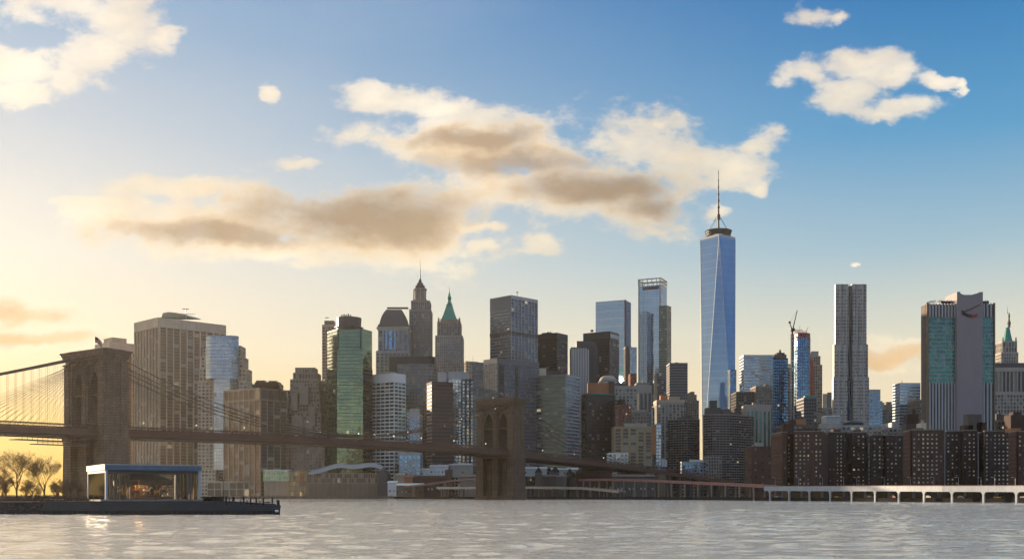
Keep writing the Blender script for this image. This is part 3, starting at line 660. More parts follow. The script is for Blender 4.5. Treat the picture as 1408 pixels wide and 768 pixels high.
b.tier((802, 838, 851), 455, S(2.6, .5, .4, 3.8, 1.0, .25, 3, 0, 'dark', 'grey'), phi=58, side=S(3, .25, .2, 3.8, 1.2, .25, 9, 0, 'black', 'black'))
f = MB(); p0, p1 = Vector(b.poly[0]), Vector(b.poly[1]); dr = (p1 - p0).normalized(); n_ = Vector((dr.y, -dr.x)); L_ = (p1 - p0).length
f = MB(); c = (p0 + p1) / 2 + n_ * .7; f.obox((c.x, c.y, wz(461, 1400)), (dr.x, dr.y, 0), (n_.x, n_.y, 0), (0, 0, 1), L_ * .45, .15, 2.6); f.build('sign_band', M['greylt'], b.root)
b.box('roof_unit', 812, 816, 453, 455.4, 'dark', 1420, 5)
b = B('domed_building', 'low pale dome of white lattice at the foot of the black tower', 'building', 837, 1370)
b.tier((824, None, 850), 524, S(3, 1, .3, 4, 1.2, .3, 1, 0, 'stonelt', 'silver'), dd=24)
b.lathe('dome', 837, 1372, [(12.5, 524.3), (11.8, 520), (9.5, 517), (6, 515.2), (1, 514.6)], 'stonelt', 20, smooth=True)
# --- orange-topped dark block, stone group
b = B('office_block', 'dark office block with green lit cornice and an orange terracotta block on top', 'office block', 822, 1180)
b.tier((800, 806, 846), 541, S(3.2, .5, .3, 3.7, 1.5, .3, 2.2, 0, 'black', 'dark'), phi=25, side=S(3, 1, .3, 3.7, 1.6, .3, 2, 0, 'black', 'black'))
f = MB(); p0, p1 = Vector(b.poly[0]), Vector(b.poly[1]); e = (p1 - p0).normalized(); n_ = Vector((e.y, -e.x)); c = (p0 + p1) / 2 + n_ * .6; f.obox((c.x, c.y, b.z + .3), (e.x, e.y, 0), (n_.x, n_.y, 0), (0, 0, 1), (p1 - p0).length / 2, .6, .6); f.build('cornice', M['copper'], b.root)
b.box('top_block', 808, 837, 526, 540.6, 'orange', 1192, 14); b.box('plant_room', 837.2, 845, 524, 540.6, 'maroon', 1191, 12)
b = B('stone_block', 'pale stone building with dark shutters of windows, right of the orange-topped block', 'building', 858, 1260)
b.tier((840, None, 876), 530, S(4.2, 1.8, .5, 4, 1.5, .4, 4, 0, 'stonelt', 'punch'), dd=30); b.clutter(4, 5, 'stonedk'); b.box('chimney_block', 856, 861, 524, 531, 'stonelt', 1266, 6)
b = B('stone_block', 'grey stone hall with tall arched windows and an ornate cornice', 'building', 884, 1300)
b.tier((873.5, None, 896), 531, S(4.6, 1.9, .9, 26, 1.5, .4, 8, 0, 'stonelt', 'punch', 4), dd=26)
b.ptier(b.inset(1.05), wz(529, 1300), 'stonelt', name='cornice'); b.ptier(b.inset(.8), wz(525.5, 1300), 'stone', name='attic'); b.mast('finial', 884, 1312, 519, 526, .6)
b = B('brick_block', 'small dark red brick block in front of the pale stone buildings', 'building', 857, 1170)
b.tier((846, None, 868), 556, S(3.2, 1.8, .3, 3.6, 1.9, .25, 2, 0, 'brickred', 'punch')); b.tier((852, None, 860), 548, 'brickdk', D=1176, name='water_tank_house')
b = B('stone_block', 'soot-stained stone block behind the yellow-brick block', 'building', 875, 1215)
b.tier((864, None, 893), 566, S(3.2, 1.6, .3, 3.8, 1.8, .25, 2, 0, 'stone', 'punch')); b.clutter(3, 5, 'stonelt')
b = B('glass_block', 'navy glass block between the stone hall and the ribbed stone block', 'office block', 902, 1430)
b.tier((890.5, None, 913), 560, S(3, .2, .1, 3.8, .8, .15, 2, 0, 'dark', 'blue')); b.clutter(2, 4)
b = B('stone_block', 'pinkish stone block with tall vertical window slots under a flat cornice', 'building', 922, 1400)
b.tier((904, None, 940), 553, S(5.2, 2.3, .9, 3.8, .8, .2, 3, 0, 'stonelt', 'punch', 7), dd=30); b.ptier(b.inset(1.08), wz(549.5, 1400), 'tanlight', name='cornice')
b.box('penthouse', 908, 918, 543, 550, 'orange', 1408, 8); b.box('penthouse', 920, 935, 545, 550, 'tan', 1408, 8)
b = B('brick_block', 'yellow-brick block with five broad dark window columns and an orange right end', 'apartment block', 873, 1100)
b.tier((844.5, None, 897), 586, S(9, 2.6, .5, 3.4, .9, .2, 2.4, 0, 'tanbrick', 'punch', 5), dd=24); b.clutter(3, 5, 'stonelt'); b.box('water_tank_house', 858, 866, 576, 587, 'stonedk', 1108, 6)
f = MB(); f.box(wx(896.8, 1099), wx(902.5, 1099), 1099, 1123, wz(625, 1100), wz(586, 1100)); f.build('end_wall', M['orange'], b.root)
b = B('glass_block', 'narrow light blue tower touching the orange end of the yellow-brick block', 'building', 905, 1130)
b.tier((902, None, 909), 582, S(2.4, .3, .2, 3.6, .7, .2, 1.5, 0, 'greylt', 'paleblue'))
# --- blue glass towers behind
b = B('glass_tower', 'plain sky-blue glass tower with a sharp dark right edge', 'skyscraper', 845, 1700)
b.tier((819, 859.5, 867.5), 412, S(2, .1, .06, 4, .18, .08, .6, 0, 'greylt', 'silver'), phi=66, side=S(2, .08, .06, 4, .2, .08, .6, 0, 'grey', 'wtc'))
f = MB(); q = Vector(b.poly[0]); f.box(q.x - 1.0, q.x + 1.5, q.y - .9, q.y + .6, GZ, b.z); f.build('corner_fin', M['dark'], b.root)
b = B('glass_tower', 'slim silver tower squeezed beside the plain sky-blue tower', 'skyscraper', 867, 1640)
b.tier((860, None, 868), 476, S(3, .4, .2, 4, .8, .2, 2, 0, 'dark', 'dark'), dd=24); b.tier((866.8, None, 875.5), 477, S(3, .2, .1, 4, .3, .1, 1, 0, 'stonelt', 'silver'), D=1630, dd=20, ybot=684)
b = B('brick_block', 'small brown brick block low between the two blue glass towers', 'building', 871, 1600)
b.tier((867, None, 875), 513, S(3, 1.5, .3, 3.8, 1.8, .25, 2, 0, 'brickred', 'punch'))
b = B('glass_tower', 'tall blue glass tower with an open steel frame at the top', 'skyscraper', 895, 1750)
b.tier((875.5, 908.5, 917), 543, S(3, .15, .1, 4, .25, .1, .6, 0, 'greylt', 'silver'), phi=66, side=S(3, .12, .1, 4, .22, .1, .6, 0, 'greylt', 'paleblue'))
b.tier((877.5, 908.8, 916.8), 391, S(3, .15, .1, 4, .22, .1, .6, 0, 'greylt', 'wtc'), phi=66, side=S(3, .1, .1, 4, .18, .1, .6, 0, 'greylt', 'wtc'), D=1752)
tp = b.poly; z0 = b.z; z1 = wz(382, 1752)
for i in range(4):
    p0, p1 = Vector(tp[i]), Vector(tp[(i + 1) % 4]); n = max(2, round((p1 - p0).length / 7))
    for k in range(n):
        q = p0.lerp(p1, k / n); f = MB(); f.box(q.x - .5, q.x + .5, q.y - .5, q.y + .5, z0, z1); f.build('roof_post', M['grey'], b.root)
    f = MB(); f.tube((p0.x, p0.y, z1), (p1.x, p1.y, z1), .8, None, 4); f.tube((p0.x, p0.y, (z0 + z1) / 2), (p1.x, p1.y, (z0 + z1) / 2), .5, None, 4); f.build('roof_rail', M['grey'], b.root)
q0 = Vector(tp[3]); q1 = Vector(tp[0]); dr = (q1 - q0).normalized(); n_ = Vector((dr.y, -dr.x)); L_ = (q1 - q0).length
for (ya, yb, m_) in ((392.5, 397, 'dark'), ):
    c = q0.lerp(q1, .56) + n_ * .5; f = MB(); f.obox((c.x, c.y, (wz(ya, 1752) + wz(yb, 1752)) / 2), (dr.x, dr.y, 0), (n_.x, n_.y, 0), (0, 0, 1), L_ * .36, .3, (wz(ya, 1752) - wz(yb, 1752)) / 2); f.build('louvre_band', M[m_], b.root)
for t_ in (.0, .93):
    c = q0.lerp(q1, t_ + .03) + n_ * .7; f = MB(); f.obox((c.x, c.y, (z1 + GZ) / 2), (dr.x, dr.y, 0), (n_.x, n_.y, 0), (0, 0, 1), .7, .3, (z1 - GZ) / 2); f.build('edge_fin', M['greylt'], b.root)
for k in range(34):
    c = q0.lerp(q1, .23) + n_ * .6; f = MB(); f.obox((c.x, c.y, wz(400 + k * 3.6, 1752)), (dr.x, dr.y, 0), (n_.x, n_.y, 0), (0, 0, 1), .5, .2, .6); f.build('hoist_bracket', M['greylt'], b.root)
b = B('apartment_tower', 'slender green glass tower with stacked balconies against the tall blue tower', 'skyscraper', 914, 1640)
b.tier((906, 917, 922.5), 419.5, S(3, .5, .5, 3.7, .9, .6, 1, 0, 'cream', 'warm'), phi=58, side=S(3, .25, .3, 3.7, .9, .4, 1, 0, 'greendk' if False else 'grey', 'greendk')); b.clutter(1, 3)
b = B('glass_block', 'short dark slab in front of the tall blue tower', 'office block', 909, 1600)
b.tier((903.5, None, 915.5), 512, S(3, .2, .15, 3.8, .7, .2, 1, 0, 'grey', 'grey'))
b = B('office_tower', 'plain dark grey slab standing alone left of the tallest tower', 'skyscraper', 933, 1500)
b.tier((921, None, 945.5), 498.5, S(2.8, .4, .3, 3.8, 1.4, .3, 2, 0, 'grey', 'dark')); b.clutter(2, 2.5, 'dark')
b = B('stone_block', 'small brown old building with a stepped top beside the tallest tower', 'building', 953, 1560)
b.tier((946, None, 961), 550, S(3, 1.4, .3, 3.8, 1.6, .25, 1.5, 0, 'stone', 'punch')); b.tier((948, None, 958), 542, 'stone', D=1564, name='setback'); b.tier((950, None, 955), 538, 'stone', D=1567, name='setback')
# --- the tallest tower
b = B('glass_spire_tower', 'tallest tower, tapering blue glass facets under a ring and long mast', 'skyscraper', 987, 1811)
D_ = 1811; cx_, cy_ = wx(987, D_ + 30), D_ + 30; rot = math.radians(-7)
def pt(r, a): return Vector((cx_ + r * math.cos(a), cy_ + r * math.sin(a)))
zb0, zb1, zt = GZ, wz(640, D_), wz(325.5, D_ + 8)
base = [pt(36.5, rot + math.radians(-135 + 90 * k)) for k in range(4)]; topq = [pt(29, rot + math.radians(-90 + 90 * k)) for k in range(4)]
f = MB(); f.prism(base, zb0, zb1); f.build('podium', M['silver'], b.root)
def facet(name, tri, matl):
    g_ = MB(); a, c, d = [Vector(v) for v in tri]; n = (c - a).cross(d - a).normalized()
    hx = Vector((-n.y, n.x, 0)).normalized(); up = n.cross(hx); 
    if up.z < 0: up = -up
    uv = [((p - a).dot(hx) / 1.6 + 50, p.z / 4.1) for p in (a, c, d)]
    g_.face([a, c, d], uv); g_.build(name, G[matl], b.root)
for k in range(4):
    b0, b1 = base[k], base[(k + 1) % 4]; t0 = topq[k]; t1 = topq[(k + 1) % 4]
    V = lambda p, z: Vector((p.x, p.y, z))
    facet('upright_facet', (V(b0, zb1), V(b1, zb1), V(t0, zt)), 'wtc' if k != 0 else 'wtc')
    facet('inverted_facet', (V(b1, zb1), V(t1, zt), V(t0, zt)), 'wtc')
for k in range(4):                                                   # bright metal arrises
    b0, b1 = base[k], base[(k + 1) % 4]
    for q in (b0, b1):
        f = MB(); f.tube((q.x, q.y, zb1), (topq[k].x, topq[k].y, zt), .45, None, 4); f.build('arris', M['silver'], b.root)
f = MB(); f.prism(topq, zt - 1, wz(322.5, D_ + 8)); f.build('parapet', M['silver'], b.root)
f = MB(); rx, ry_ = cx_ + 1, cy_
z_ = lambda y: wz(y, D_ + 20)
f.lathe(rx, ry_, [(19.5, z_(323)), (21.5, z_(316.5))], 24); f.f.pop(); f.f.pop(); f.mi = f.mi[:len(f.f)]; f.uv = f.uv[:len(f.f)]
ob = f.build('ring_screen', M['steel'], b.root)
for yy, rr in ((322.5, 20), (319.5, 21), (316.3, 22)):
    f = MB(); nn = 28
    pts = [(rx + rr * math.cos(2 * math.pi * k / nn), ry_ + rr * math.sin(2 * math.pi * k / nn), z_(yy)) for k in range(nn + 1)]
    f.path(pts, .75, 5); f.build('ring', M['steel'], b.root)
mz = [(323, 2.2), (300, 1.6), (299.8, 3.2), (293, 3.2), (292.8, 1.7), (284, 1.5), (283.8, 2.4), (281.5, 2.4), (281.3, 1.3), (275, 1.3), (274.8, 2.1), (272.5, 2.1), (272.3, 1.2), (266, 1.1), (265.8, 1.8), (263.5, 1.8), (263.3, 1.0), (256, 1.0), (255.8, 1.5), (254, 1.5), (253.8, .9), (246, .8), (245.8, 1.2), (244.4, 1.2), (244.2, .6), (237, .5), (236, .8), (231, .3)]
f = MB(); f.lathe(rx, ry_, [(r, z_(y)) for y, r in mz], 8); f.build('mast', M['steel'], b.root)
for k in range(6):
    a = 2 * math.pi * k / 6 + .3; f = MB(); f.tube((rx + 19 * math.cos(a), ry_ + 19 * math.sin(a), z_(317)), (rx + 2 * math.cos(a), ry_ + 2 * math.sin(a), z_(295)), .28, None, 4); f.build('guy_cable', M['steel'], b.root)
f = MB(); q = base[1]; 
b = B('glass_block', 'dark blue glass sliver at the lower right edge of the tallest tower', 'skyscraper', 1008, 1700)
b.tier((1004, None, 1012.5), 508, S(3, .15, .1, 4, .3, .1, 1, 0, 'dark', 'blue'), dd=20)
# --- wavy apartment slabs in the middle distance
b = B('apartment_block', 'smaller brown balconied slab left of the widest one', 'apartment block', 940, 1290)
sb = S(4.4, .3, .4, 2.9, 1.1, 1.1, 1.6, 0, 'concrete', 'black')
b.tier((918.5, 945, 961.5), 575, sb, phi=40, side=S(4.4, .3, .4, 2.9, 1.1, 1.1, 1.6, 0, 'concrete', 'black')); b.clutter(4, 5, 'stonedk')
b = B('apartment_block', 'widest dark balconied slab, boxy tanks on its roof, below the tallest tower', 'apartment block', 1000, 1260)
pw = [Vector((wx(967.5, 1274), 1274)), Vector((wx(980, 1260), 1260)), Vector((wx(1003, 1265), 1265)), Vector((wx(1019, 1278), 1278)), Vector((wx(1036, 1292), 1292)), Vector((wx(1034, 1316), 1316)), Vector((wx(970, 1306), 1306))]
b.ptier(pw, wz(568.5, 1260), S(4.4, .3, .4, 2.9, 1.1, 1.1, 1.6, 0, 'concrete', 'black'))
for xl, xr, y0 in ((971, 991, 560), (993, 1004, 562), (1006, 1020, 566)): b.box('plant_room', xl, xr, y0, 570, 'stonedk', 1282, 12)
b.box('water_tank_house', 976.5, 986, 550, 560.3, 'dark', 1284, 8)
b = B('office_block', 'block of broad white and teal vertical stripes left of the brick towers', 'office block', 1042, 1330)
b.tier((1026, None, 1060), 560, S(6.3, 2.6, .5, 30, 0, 0, 4.5, 0, 'stonelt', 'teal', 6), dd=30); b.ptier(b.inset(1.03), wz(556, 1330), 'stonelt', name='cornice'); b.clutter(3, 4)
b = B('office_block', 'pale banded block partly hidden behind the white and teal striped block', 'office block', 1033, 1400)
b.tier((1022, None, 1046), 551, S(3, .6, .3, 3.8, 1.6, .3, 2, 0, 'greylt', 'grey'))
b = B('brick_block', 'plain dark red brick block with almost no windows, right of the widest slab', 'building', 1048, 950)
b.tier((1034, None, 1063), 613, S(7, 4.6, .2, 6, 4.4, .15, 1.6, 0, 'brick', 'punch'), dd=30); b.clutter(2, 4, 'stonelt')
b = B('low_building', 'low blue and white mottled building with a glass top, before the widest slab', 'building', 960, 1240)
b.tier((938, None, 971), 634, S(3.4, .8, .2, 3.8, .9, .2, 1.2, 0, 'greylt', 'blue'), dd=14); b.clutter(2, 3, 'white')
b = B('low_building', 'low white gridded building at the foot of the widest slab', 'building', 981, 1238)
b.tier((970.5, None, 992), 627, S(3, .9, .3, 3.6, 1, .3, 1.2, 0, 'stonelt', 'grey'), dd=16)
b = B('low_building', 'small white gridded building just above the bridge approach', 'building', 850, 1085)
b.tier((837, None, 863.5), 622, S(3.6, 1.1, .3, 3.8, 1.2, .3, 1.5, 0, 'white', 'grey'), dd=22)
b = B('tent_hall', 'white tent-like hall with a ribbed sloping front beside the bridge approach', 'building', 904, 1200)
f = MB(); D_ = 1200
v = [xyz(892, 641, D_), xyz(917, 641, D_), xyz(917, 632, D_), xyz(914, 630.5, D_), xyz(896, 630, D_), xyz(892.5, 635, D_)]; f.mesh(v + [p + Vector((0, 14, 0)) for p in v], [tuple(range(5, -1, -1)), tuple(range(6, 12))] + [(i, (i + 1) % 6, 6 + (i + 1) % 6, 6 + i) for i in range(6)]); f.build('canopy', M['white'], b.root)
f = MB(); f.box(wx(893, D_), wx(916.5, D_), D_ + 1, D_ + 13, GZ, wz(641, D_)); f.build('wall', M['concrete'], b.root)
for k in range(6): f = MB(); f.tube(xyz(894.5 + k * 3.7, 641, D_ - .4), xyz(896.5 + k * 3.5, 631, D_ - .4), .25, None, 4); f.build('rib', M['greylt'], b.root)
# --- right of the tallest tower
b = B('office_block', 'pale blue banded glass block right of the tallest tower', 'office block', 1043, 1450)
b.tier((1022.5, None, 1063.5), 487.5, S(5, .15, .1, 4, 1.6, .3, 3, 0, 'silver', 'paleblue'), dd=26)
b = B('office_block', 'small brown-grey block in front of the pale blue banded one', 'building', 1050, 1350)
b.tier((1039.5, None, 1062), 530, S(3.2, 1.2, .3, 3.8, 1.7, .3, 2, 0, 'stone', 'grey')); b.clutter(2, 2)
b = B('office_block', 'small dark block at the left foot of the pale blue banded one', 'building', 1030, 1360)
b.tier((1012.5, None, 1040), 538, S(3.2, .8, .3, 3.8, 1.5, .3, 2, 0, 'stonedk', 'dark'))
b = B('office_tower', 'dark navy tower with a ragged ornate crown right of the pale blue banded block', 'skyscraper', 1073, 1450)
b.tier((1063, None, 1083.5), 492, S(3, .5, .3, 3.9, 1.0, .25, 2, 0, 'black', 'blue'), dd=30)
b.tier((1065, None, 1081.5), 487, 'stonedk', D=1454, name='crown', ybot=493); b.tier((1068, None, 1079), 484.5, 'stonedk', D=1457, name='crown'); b.lathe('finial', 1073, 1460, [(2, 485), (1.6, 482), (.3, 479.5)], 'stonedk', 6)
b = B('stone_block', 'pale glassy sliver between the navy tower and the tower under construction', 'building', 1086, 1500)
b.tier((1083, None, 1089), 500, S(3, .7, .3, 4, 1.2, .3, 2, 0, 'cream', 'silver'))
b = B('construction_tower', 'navy glass tower under construction with red netting round its bare top floors', 'skyscraper', 1103, 1350)
D_ = 1350; pc = [Vector((wx(1092, D_ + 8), D_ + 8)), Vector((wx(1097, D_), D_)), Vector((wx(1110, D_), D_)), Vector((wx(1114, D_ + 7), D_ + 7)), Vector((wx(1114, D_ + 34), D_ + 34)), Vector((wx(1092, D_ + 34), D_ + 34))]
b.ptier(pc, wz(463, D_), S(3, .35, .3, 3.8, .5, .25, 1, 0, 'grey', 'blue'))
b.ptier(b.inset(.97), wz(457, D_), S(3, .5, .3, 3.8, 1.2, .3, 1, 0, 'netting', 'dark'), name='netting')
rnd = random.Random(4)
for k in range(9):
    px_ = 1096 + k * 1.8; b.mast('rebar_column', px_, D_ + 2, 452.5 + rnd.uniform(-1.5, 1.5), 458, .45, 'netting', .45)
b.mast('derrick', 1101.5, D_, 446.5, 457, .3, 'steel', .15)
f = MB(); f.tube(xyz(1109, 455, D_ + 9), xyz(1111.5, 448.5, D_ + 9), .35, .15, 5); f.build('derrick', M['steel'], b.root)
c = thing('construction_hoist', 'pale lattice hoist shaft on the left side of the tower under construction', 'hoist', (wx(1089.5, 1356), 1356, GZ))
za, zb = GZ, wz(459, 1356); f = MB()
for sx, sy in ((-1.6, 0), (1.6, 0), (1.6, 3), (-1.6, 3)): f.tube((wx(1089.5, 1356) + sx, 1354 + sy, za), (wx(1089.5, 1356) + sx, 1354 + sy, zb), .35, None, 4)
f.build('shaft_frame', M['greylt'], c); z = za
while z < zb: f = MB(); f.box(wx(1089.5, 1356) - 1.8, wx(1089.5, 1356) + 1.8, 1353.8, 1357.2, z, z + .5); f.build('landing', M['stonelt'], c); z += 4.2
c = thing('tower_crane', 'black luffing tower crane with raised jib above the construction tower', 'crane', (wx(1089.5, 1362), 1362, wz(459, 1362)))
f = MB(); f.tube(xyz(1089.5, 683, 1362), xyz(1089.5, 452, 1362), 1.2, 1.0, 4); f.build('mast', M['steel'], c)
f = MB(); x_ = xyz(1089.5, 454, 1362); f.box(x_.x - 2.6, x_.x + 2.6, 1359, 1365, x_.z - 1, x_.z + 2.4); f.build('cab', M['steel'], c)
f = MB(); f.tube(xyz(1090, 453, 1362), xyz(1096.3, 426, 1362), .75, .4, 4); f.build('jib', M['steel'], c)
f = MB(); f.tube(xyz(1089.5, 453, 1362), xyz(1085.5, 443, 1362), .7, .5, 4); f.build('counter_jib', M['steel'], c)
f = MB(); x_ = xyz(1085.6, 443, 1362); f.box(x_.x - 1.4, x_.x + 1.4, 1361, 1363, x_.z - 1.2, x_.z + 1.2); f.build('counterweight', M['steel'], c)
f = MB(); f.tube(xyz(1085.6, 443, 1362), xyz(1096, 427, 1362), .12, None, 3); f.build('pendant_rope', M['steel'], c)
b = B('apartment_tower', 'stepped beige tower with a red strip down its left edge', 'skyscraper', 1122, 1420)
b.tier((1114.5, None, 1130.5), 501, S(2.8, 1.3, .3, 3.8, 1.2, .25, 2, 0, 'tan', 'warm'), dd=26); b.tier((1114.8, None, 1128), 489, S(2.8, 1.0, .3, 3.8, 1.2, .25, 2, 0, 'tan', 'warm'), D=1424, dd=20); b.tier((1115.5, None, 1125.5), 482.5, 'stonelt', D=1427, dd=14, name='crown')
f = MB(); f.box(wx(1114.8, 1418), wx(1118.2, 1418), 1418.6, 1419.4, wz(546, 1420), wz(494, 1420)); f.build('red_strip', M['netting'], b.root)
b = B('office_block', 'dark banded block at the foot of the construction tower', 'office block', 1114, 1250)
b.tier((1105.5, None, 1122.5), 546, S(2.8, .6, .3, 3.8, 1.5, .25, 2, 0, 'grey', 'dark'))
b.box('penthouse', 1107, 1121, 543.5, 546.4, 'copper', 1254, 8)
b = B('stone_block', 'small pale block between the beige tower and the rippled steel tower', 'building', 1136, 1500)
b.tier((1130, None, 1144.5), 560, S(3, 1.2, .3, 3.8, 1.6, .3, 2, 0, 'stonelt', 'punch')); b.tier((1131, None, 1137), 541, 'cream', D=1506, name='side_block', ybot=684); b.tier((1137.5, None, 1143.5), 539, 'stone', D=1508, name='side_block', ybot=684)
# --- the rippled tower
b = B('rippled_tower', 'tall rippled steel apartment tower with a dark glass channel down its middle', 'skyscraper', 1168, 1150)
D_ = 1150
def ripple(b, xl, xr, yt, yb, D, ph, amp, dd=5):
    """wall whose bays swell in and out with height, as real relief; windows are faces of the same skin"""
    n = max(4, round((xr - xl) / 1.55)); fm = MB(); x0, x1 = wx(xl, D), wx(xr, D); z0, z1 = wz(yb, D), wz(yt, D)
    def off(i, z): return amp * (math.sin(i * .9 + z * .018 + ph) + .7 * math.sin(i * 1.7 - z * .031 + ph * 2))
    fl = 3.55; nf = int((z1 - z0 - 3) / fl); zs = [z0]
    for j in range(nf): zs += [z0 + 1 + j * fl, z0 + 2.7 + j * fl]
    zs.append(z1)
    us = [0]
    for i in range(n): us += [i + .22, i + .78]
    us.append(n)
    nx = len(us); vs = []
    for z in zs:
        for u in us: vs.append((x0 + (x1 - x0) * u / n, D - off(u, z), z))
    base = len(fm.v); fm.v.extend(vs)
    for j in range(len(zs) - 1):
        for i in range(nx - 1):
            a = base + j * nx + i; win = j % 2 == 1 and i % 2 == 1 and not (((i - 1) // 2 + 1) % 5 == 0 and n > 6)
            fm.f.append((a, a + 1, a + nx + 1, a + nx)); fm.mi.append(1 if win else 0); fm.hasuv = True; c_ = ((i // 2) + .1, j // 2 + .1)
            fm.uv.append([c_, (c_[0] + .8, c_[1]), (c_[0] + .8, c_[1] + .8), (c_[0], c_[1] + .8)])
    fm.mesh([(x0, D, z0), (x0, D + dd, z0), (x0, D + dd, z1), (x0, D, z1), (x1, D, z0), (x1, D + dd, z0), (x1, D + dd, z1), (x1, D, z1)], [(0, 3, 2, 1), (4, 5, 6, 7), (3, 7, 6, 2), (1, 2, 6, 5)])
    fm.build('steel_skin', [M['ripple'], G['punch']], b.root)
M['ripple'] = wall('rippled_steel', (.34, .34, .34), .45, .12, .05, .3, .35)
ripple(b, 1149, 1166.5, 390.5, 480, D_ + 2, .3, .8); ripple(b, 1171.5, 1191.5, 390.5, 480, D_ + 2, 2.1, .8)
ripple(b, 1147, 1165.5, 473, 523, D_ + 1, 1.0, .5); ripple(b, 1172, 1193.5, 473, 523, D_ + 1, 2.6, .5)
ripple(b, 1146, 1164.5, 518, 684, D_, 1.4, .35); ripple(b, 1173, 1195, 518, 684, D_, 2.9, .35)
f, g_ = MB(), MB(); facade(f, g_, (wx(1164, D_ + 6), D_ + 6), (wx(1174, D_ + 6), D_ + 6), GZ, wz(392, D_), S(3.5, .2, .3, 3.55, .5, .3, 2, 0, 'dark', 'blue')); f.build('glass_channel', M['dark'], b.root); g_.build('glass_channel', G['blue'], b.root)
for k in range(3):
    pts = [xyz(1167 + k * 2 + 1.6 * math.sin(y * .035 + k) + (y - 390) * .005, y, D_ + 4.5) for y in range(392, 640, 8)]; f = MB(); f.path(pts, .6, 4); f.build('wavy_fin', M['ripple'], b.root)
# --- low roofs in front of it
b = B('low_building', 'pale low block with a vaulted metal roof at the left foot of the rippled tower', 'building', 1143, 1000)
b.tier((1130, None, 1157), 582, S(5, 1, .3, 4, 1.2, .3, 4, 0, 'stonelt', 'grey'), dd=24); b.tier((1136, None, 1156), 572, 'greylt', D=1004, name='plant_room', dd=16)
b.box('roof_vault', 1137, 1155, 570.6, 572.2, 'white', 1003, 17)
b = B('low_building', 'dark domed roof above a white storey at the right foot of the rippled tower', 'building', 1178, 1010)
b.tier((1157, None, 1212), 584, S(4, 1, .3, 4, 1.4, .3, 2, 0, 'greylt', 'punch'), dd=30); b.lathe('dome', 1178, 1014, [(14.5, 584.4), (14, 580), (10, 577.6), (5, 576.8), (.5, 576.6)], 'black', 20)
b = B('low_building', 'brown low block with an orange rooftop shed left of the rippled tower', 'building', 1100, 1010)
b.tier((1078, None, 1128), 583, S(4, 1.8, .3, 3.8, 1.8, .3, 2, 0, 'stonedk', 'punch'), dd=30); b.clutter(4, 5, 'brickdk'); b.box('shed', 1095, 1108, 576, 583.6, 'orange', 1014, 8)
b = B('office_block', 'blue-grey banded block with a step at its right, beside the rippled tower', 'office block', 1203, 1300)
b.tier((1193, None, 1210.5), 535, S(3, .3, .2, 3.8, 1.4, .3, 5, 0, 'greylt', 'blue')); b.tier((1207, None, 1213.5), 551, S(3, .3, .2, 3.8, 1.4, .3, 1, 0, 'greylt', 'blue'), D=1304, ybot=684)
b = B('office_block', 'pale blue glazed low block below the stepped blue-grey one', 'building', 1205, 1080)
b.tier((1196, None, 1216), 585, S(3, .5, .2, 3.8, 1, .2, 1.5, 0, 'silver', 'paleblue'))
b = B('stone_block', 'grey stepped old tower standing alone against the bright gap of sky', 'tower', 1222, 1500)
b.tier((1214.5, None, 1230), 562, S(2.8, 1.3, .3, 3.8, 1.5, .25, 1.5, 0, 'stone', 'punch')); b.tier((1216, None, 1229), 556, 'stone', D=1504, name='setback'); b.tier((1219, None, 1226), 552, 'stone', D=1507, name='crown')
b = B('low_building', 'pale flat-roofed block low at the foot of the grey stepped tower', 'building', 1228, 1050)
b.tier((1216, None, 1240), 587, S(4, 1.6, .3, 3.8, 1.6, .3, 2, 0, 'stonelt', 'punch')); b.tier((1228, None, 1236), 580, 'greylt', D=1056, name='plant_room')
b = B('glass_block', 'pale blue banded glass block standing in the gap left of the emblem tower', 'office block', 1250, 1400)
b.tier((1237, None, 1265.5), 526, S(6, .12, .1, 3.9, 1.3, .25, 1, 0, 'silver', 'paleblue'), dd=26); b.mast('antenna', 1242.5, 1404, 521.5, 526.5, .35, 'steel', .3)
b = B('stone_block', 'small grey-brown block tucked against the left side of the emblem tower', 'building', 1268, 1350)
b.tier((1261, None, 1275), 549, S(3, 1, .3, 3.8, 1.6, .3, 2, 0, 'stone', 'punch')); b.clutter(1, 3)
b = B('old_building', 'dark old rooftop turret with a small cupola in front of the pale blue glass block', 'building', 1255, 1010)
b.tier((1246, None, 1266), 582, 'stonedk', name='body', dd=12); b.tier((1247.5, None, 1263), 569, 'brickdk', D=1013, name='upper_body', dd=9); b.lathe('cupola', 1258, 1016, [(3.2, 569.3), (3, 565), (1.5, 562), (.3, 560)], 'brickdk', 8)
b = B('low_building', 'cream shed roofs left of the emblem tower foot', 'building', 1273, 960)
b.tier((1267, None, 1280), 581, 'cream', name='body', dd=12); b.box('roof_unit', 1269, 1275, 577, 581.4, 'stonelt', 964, 5)
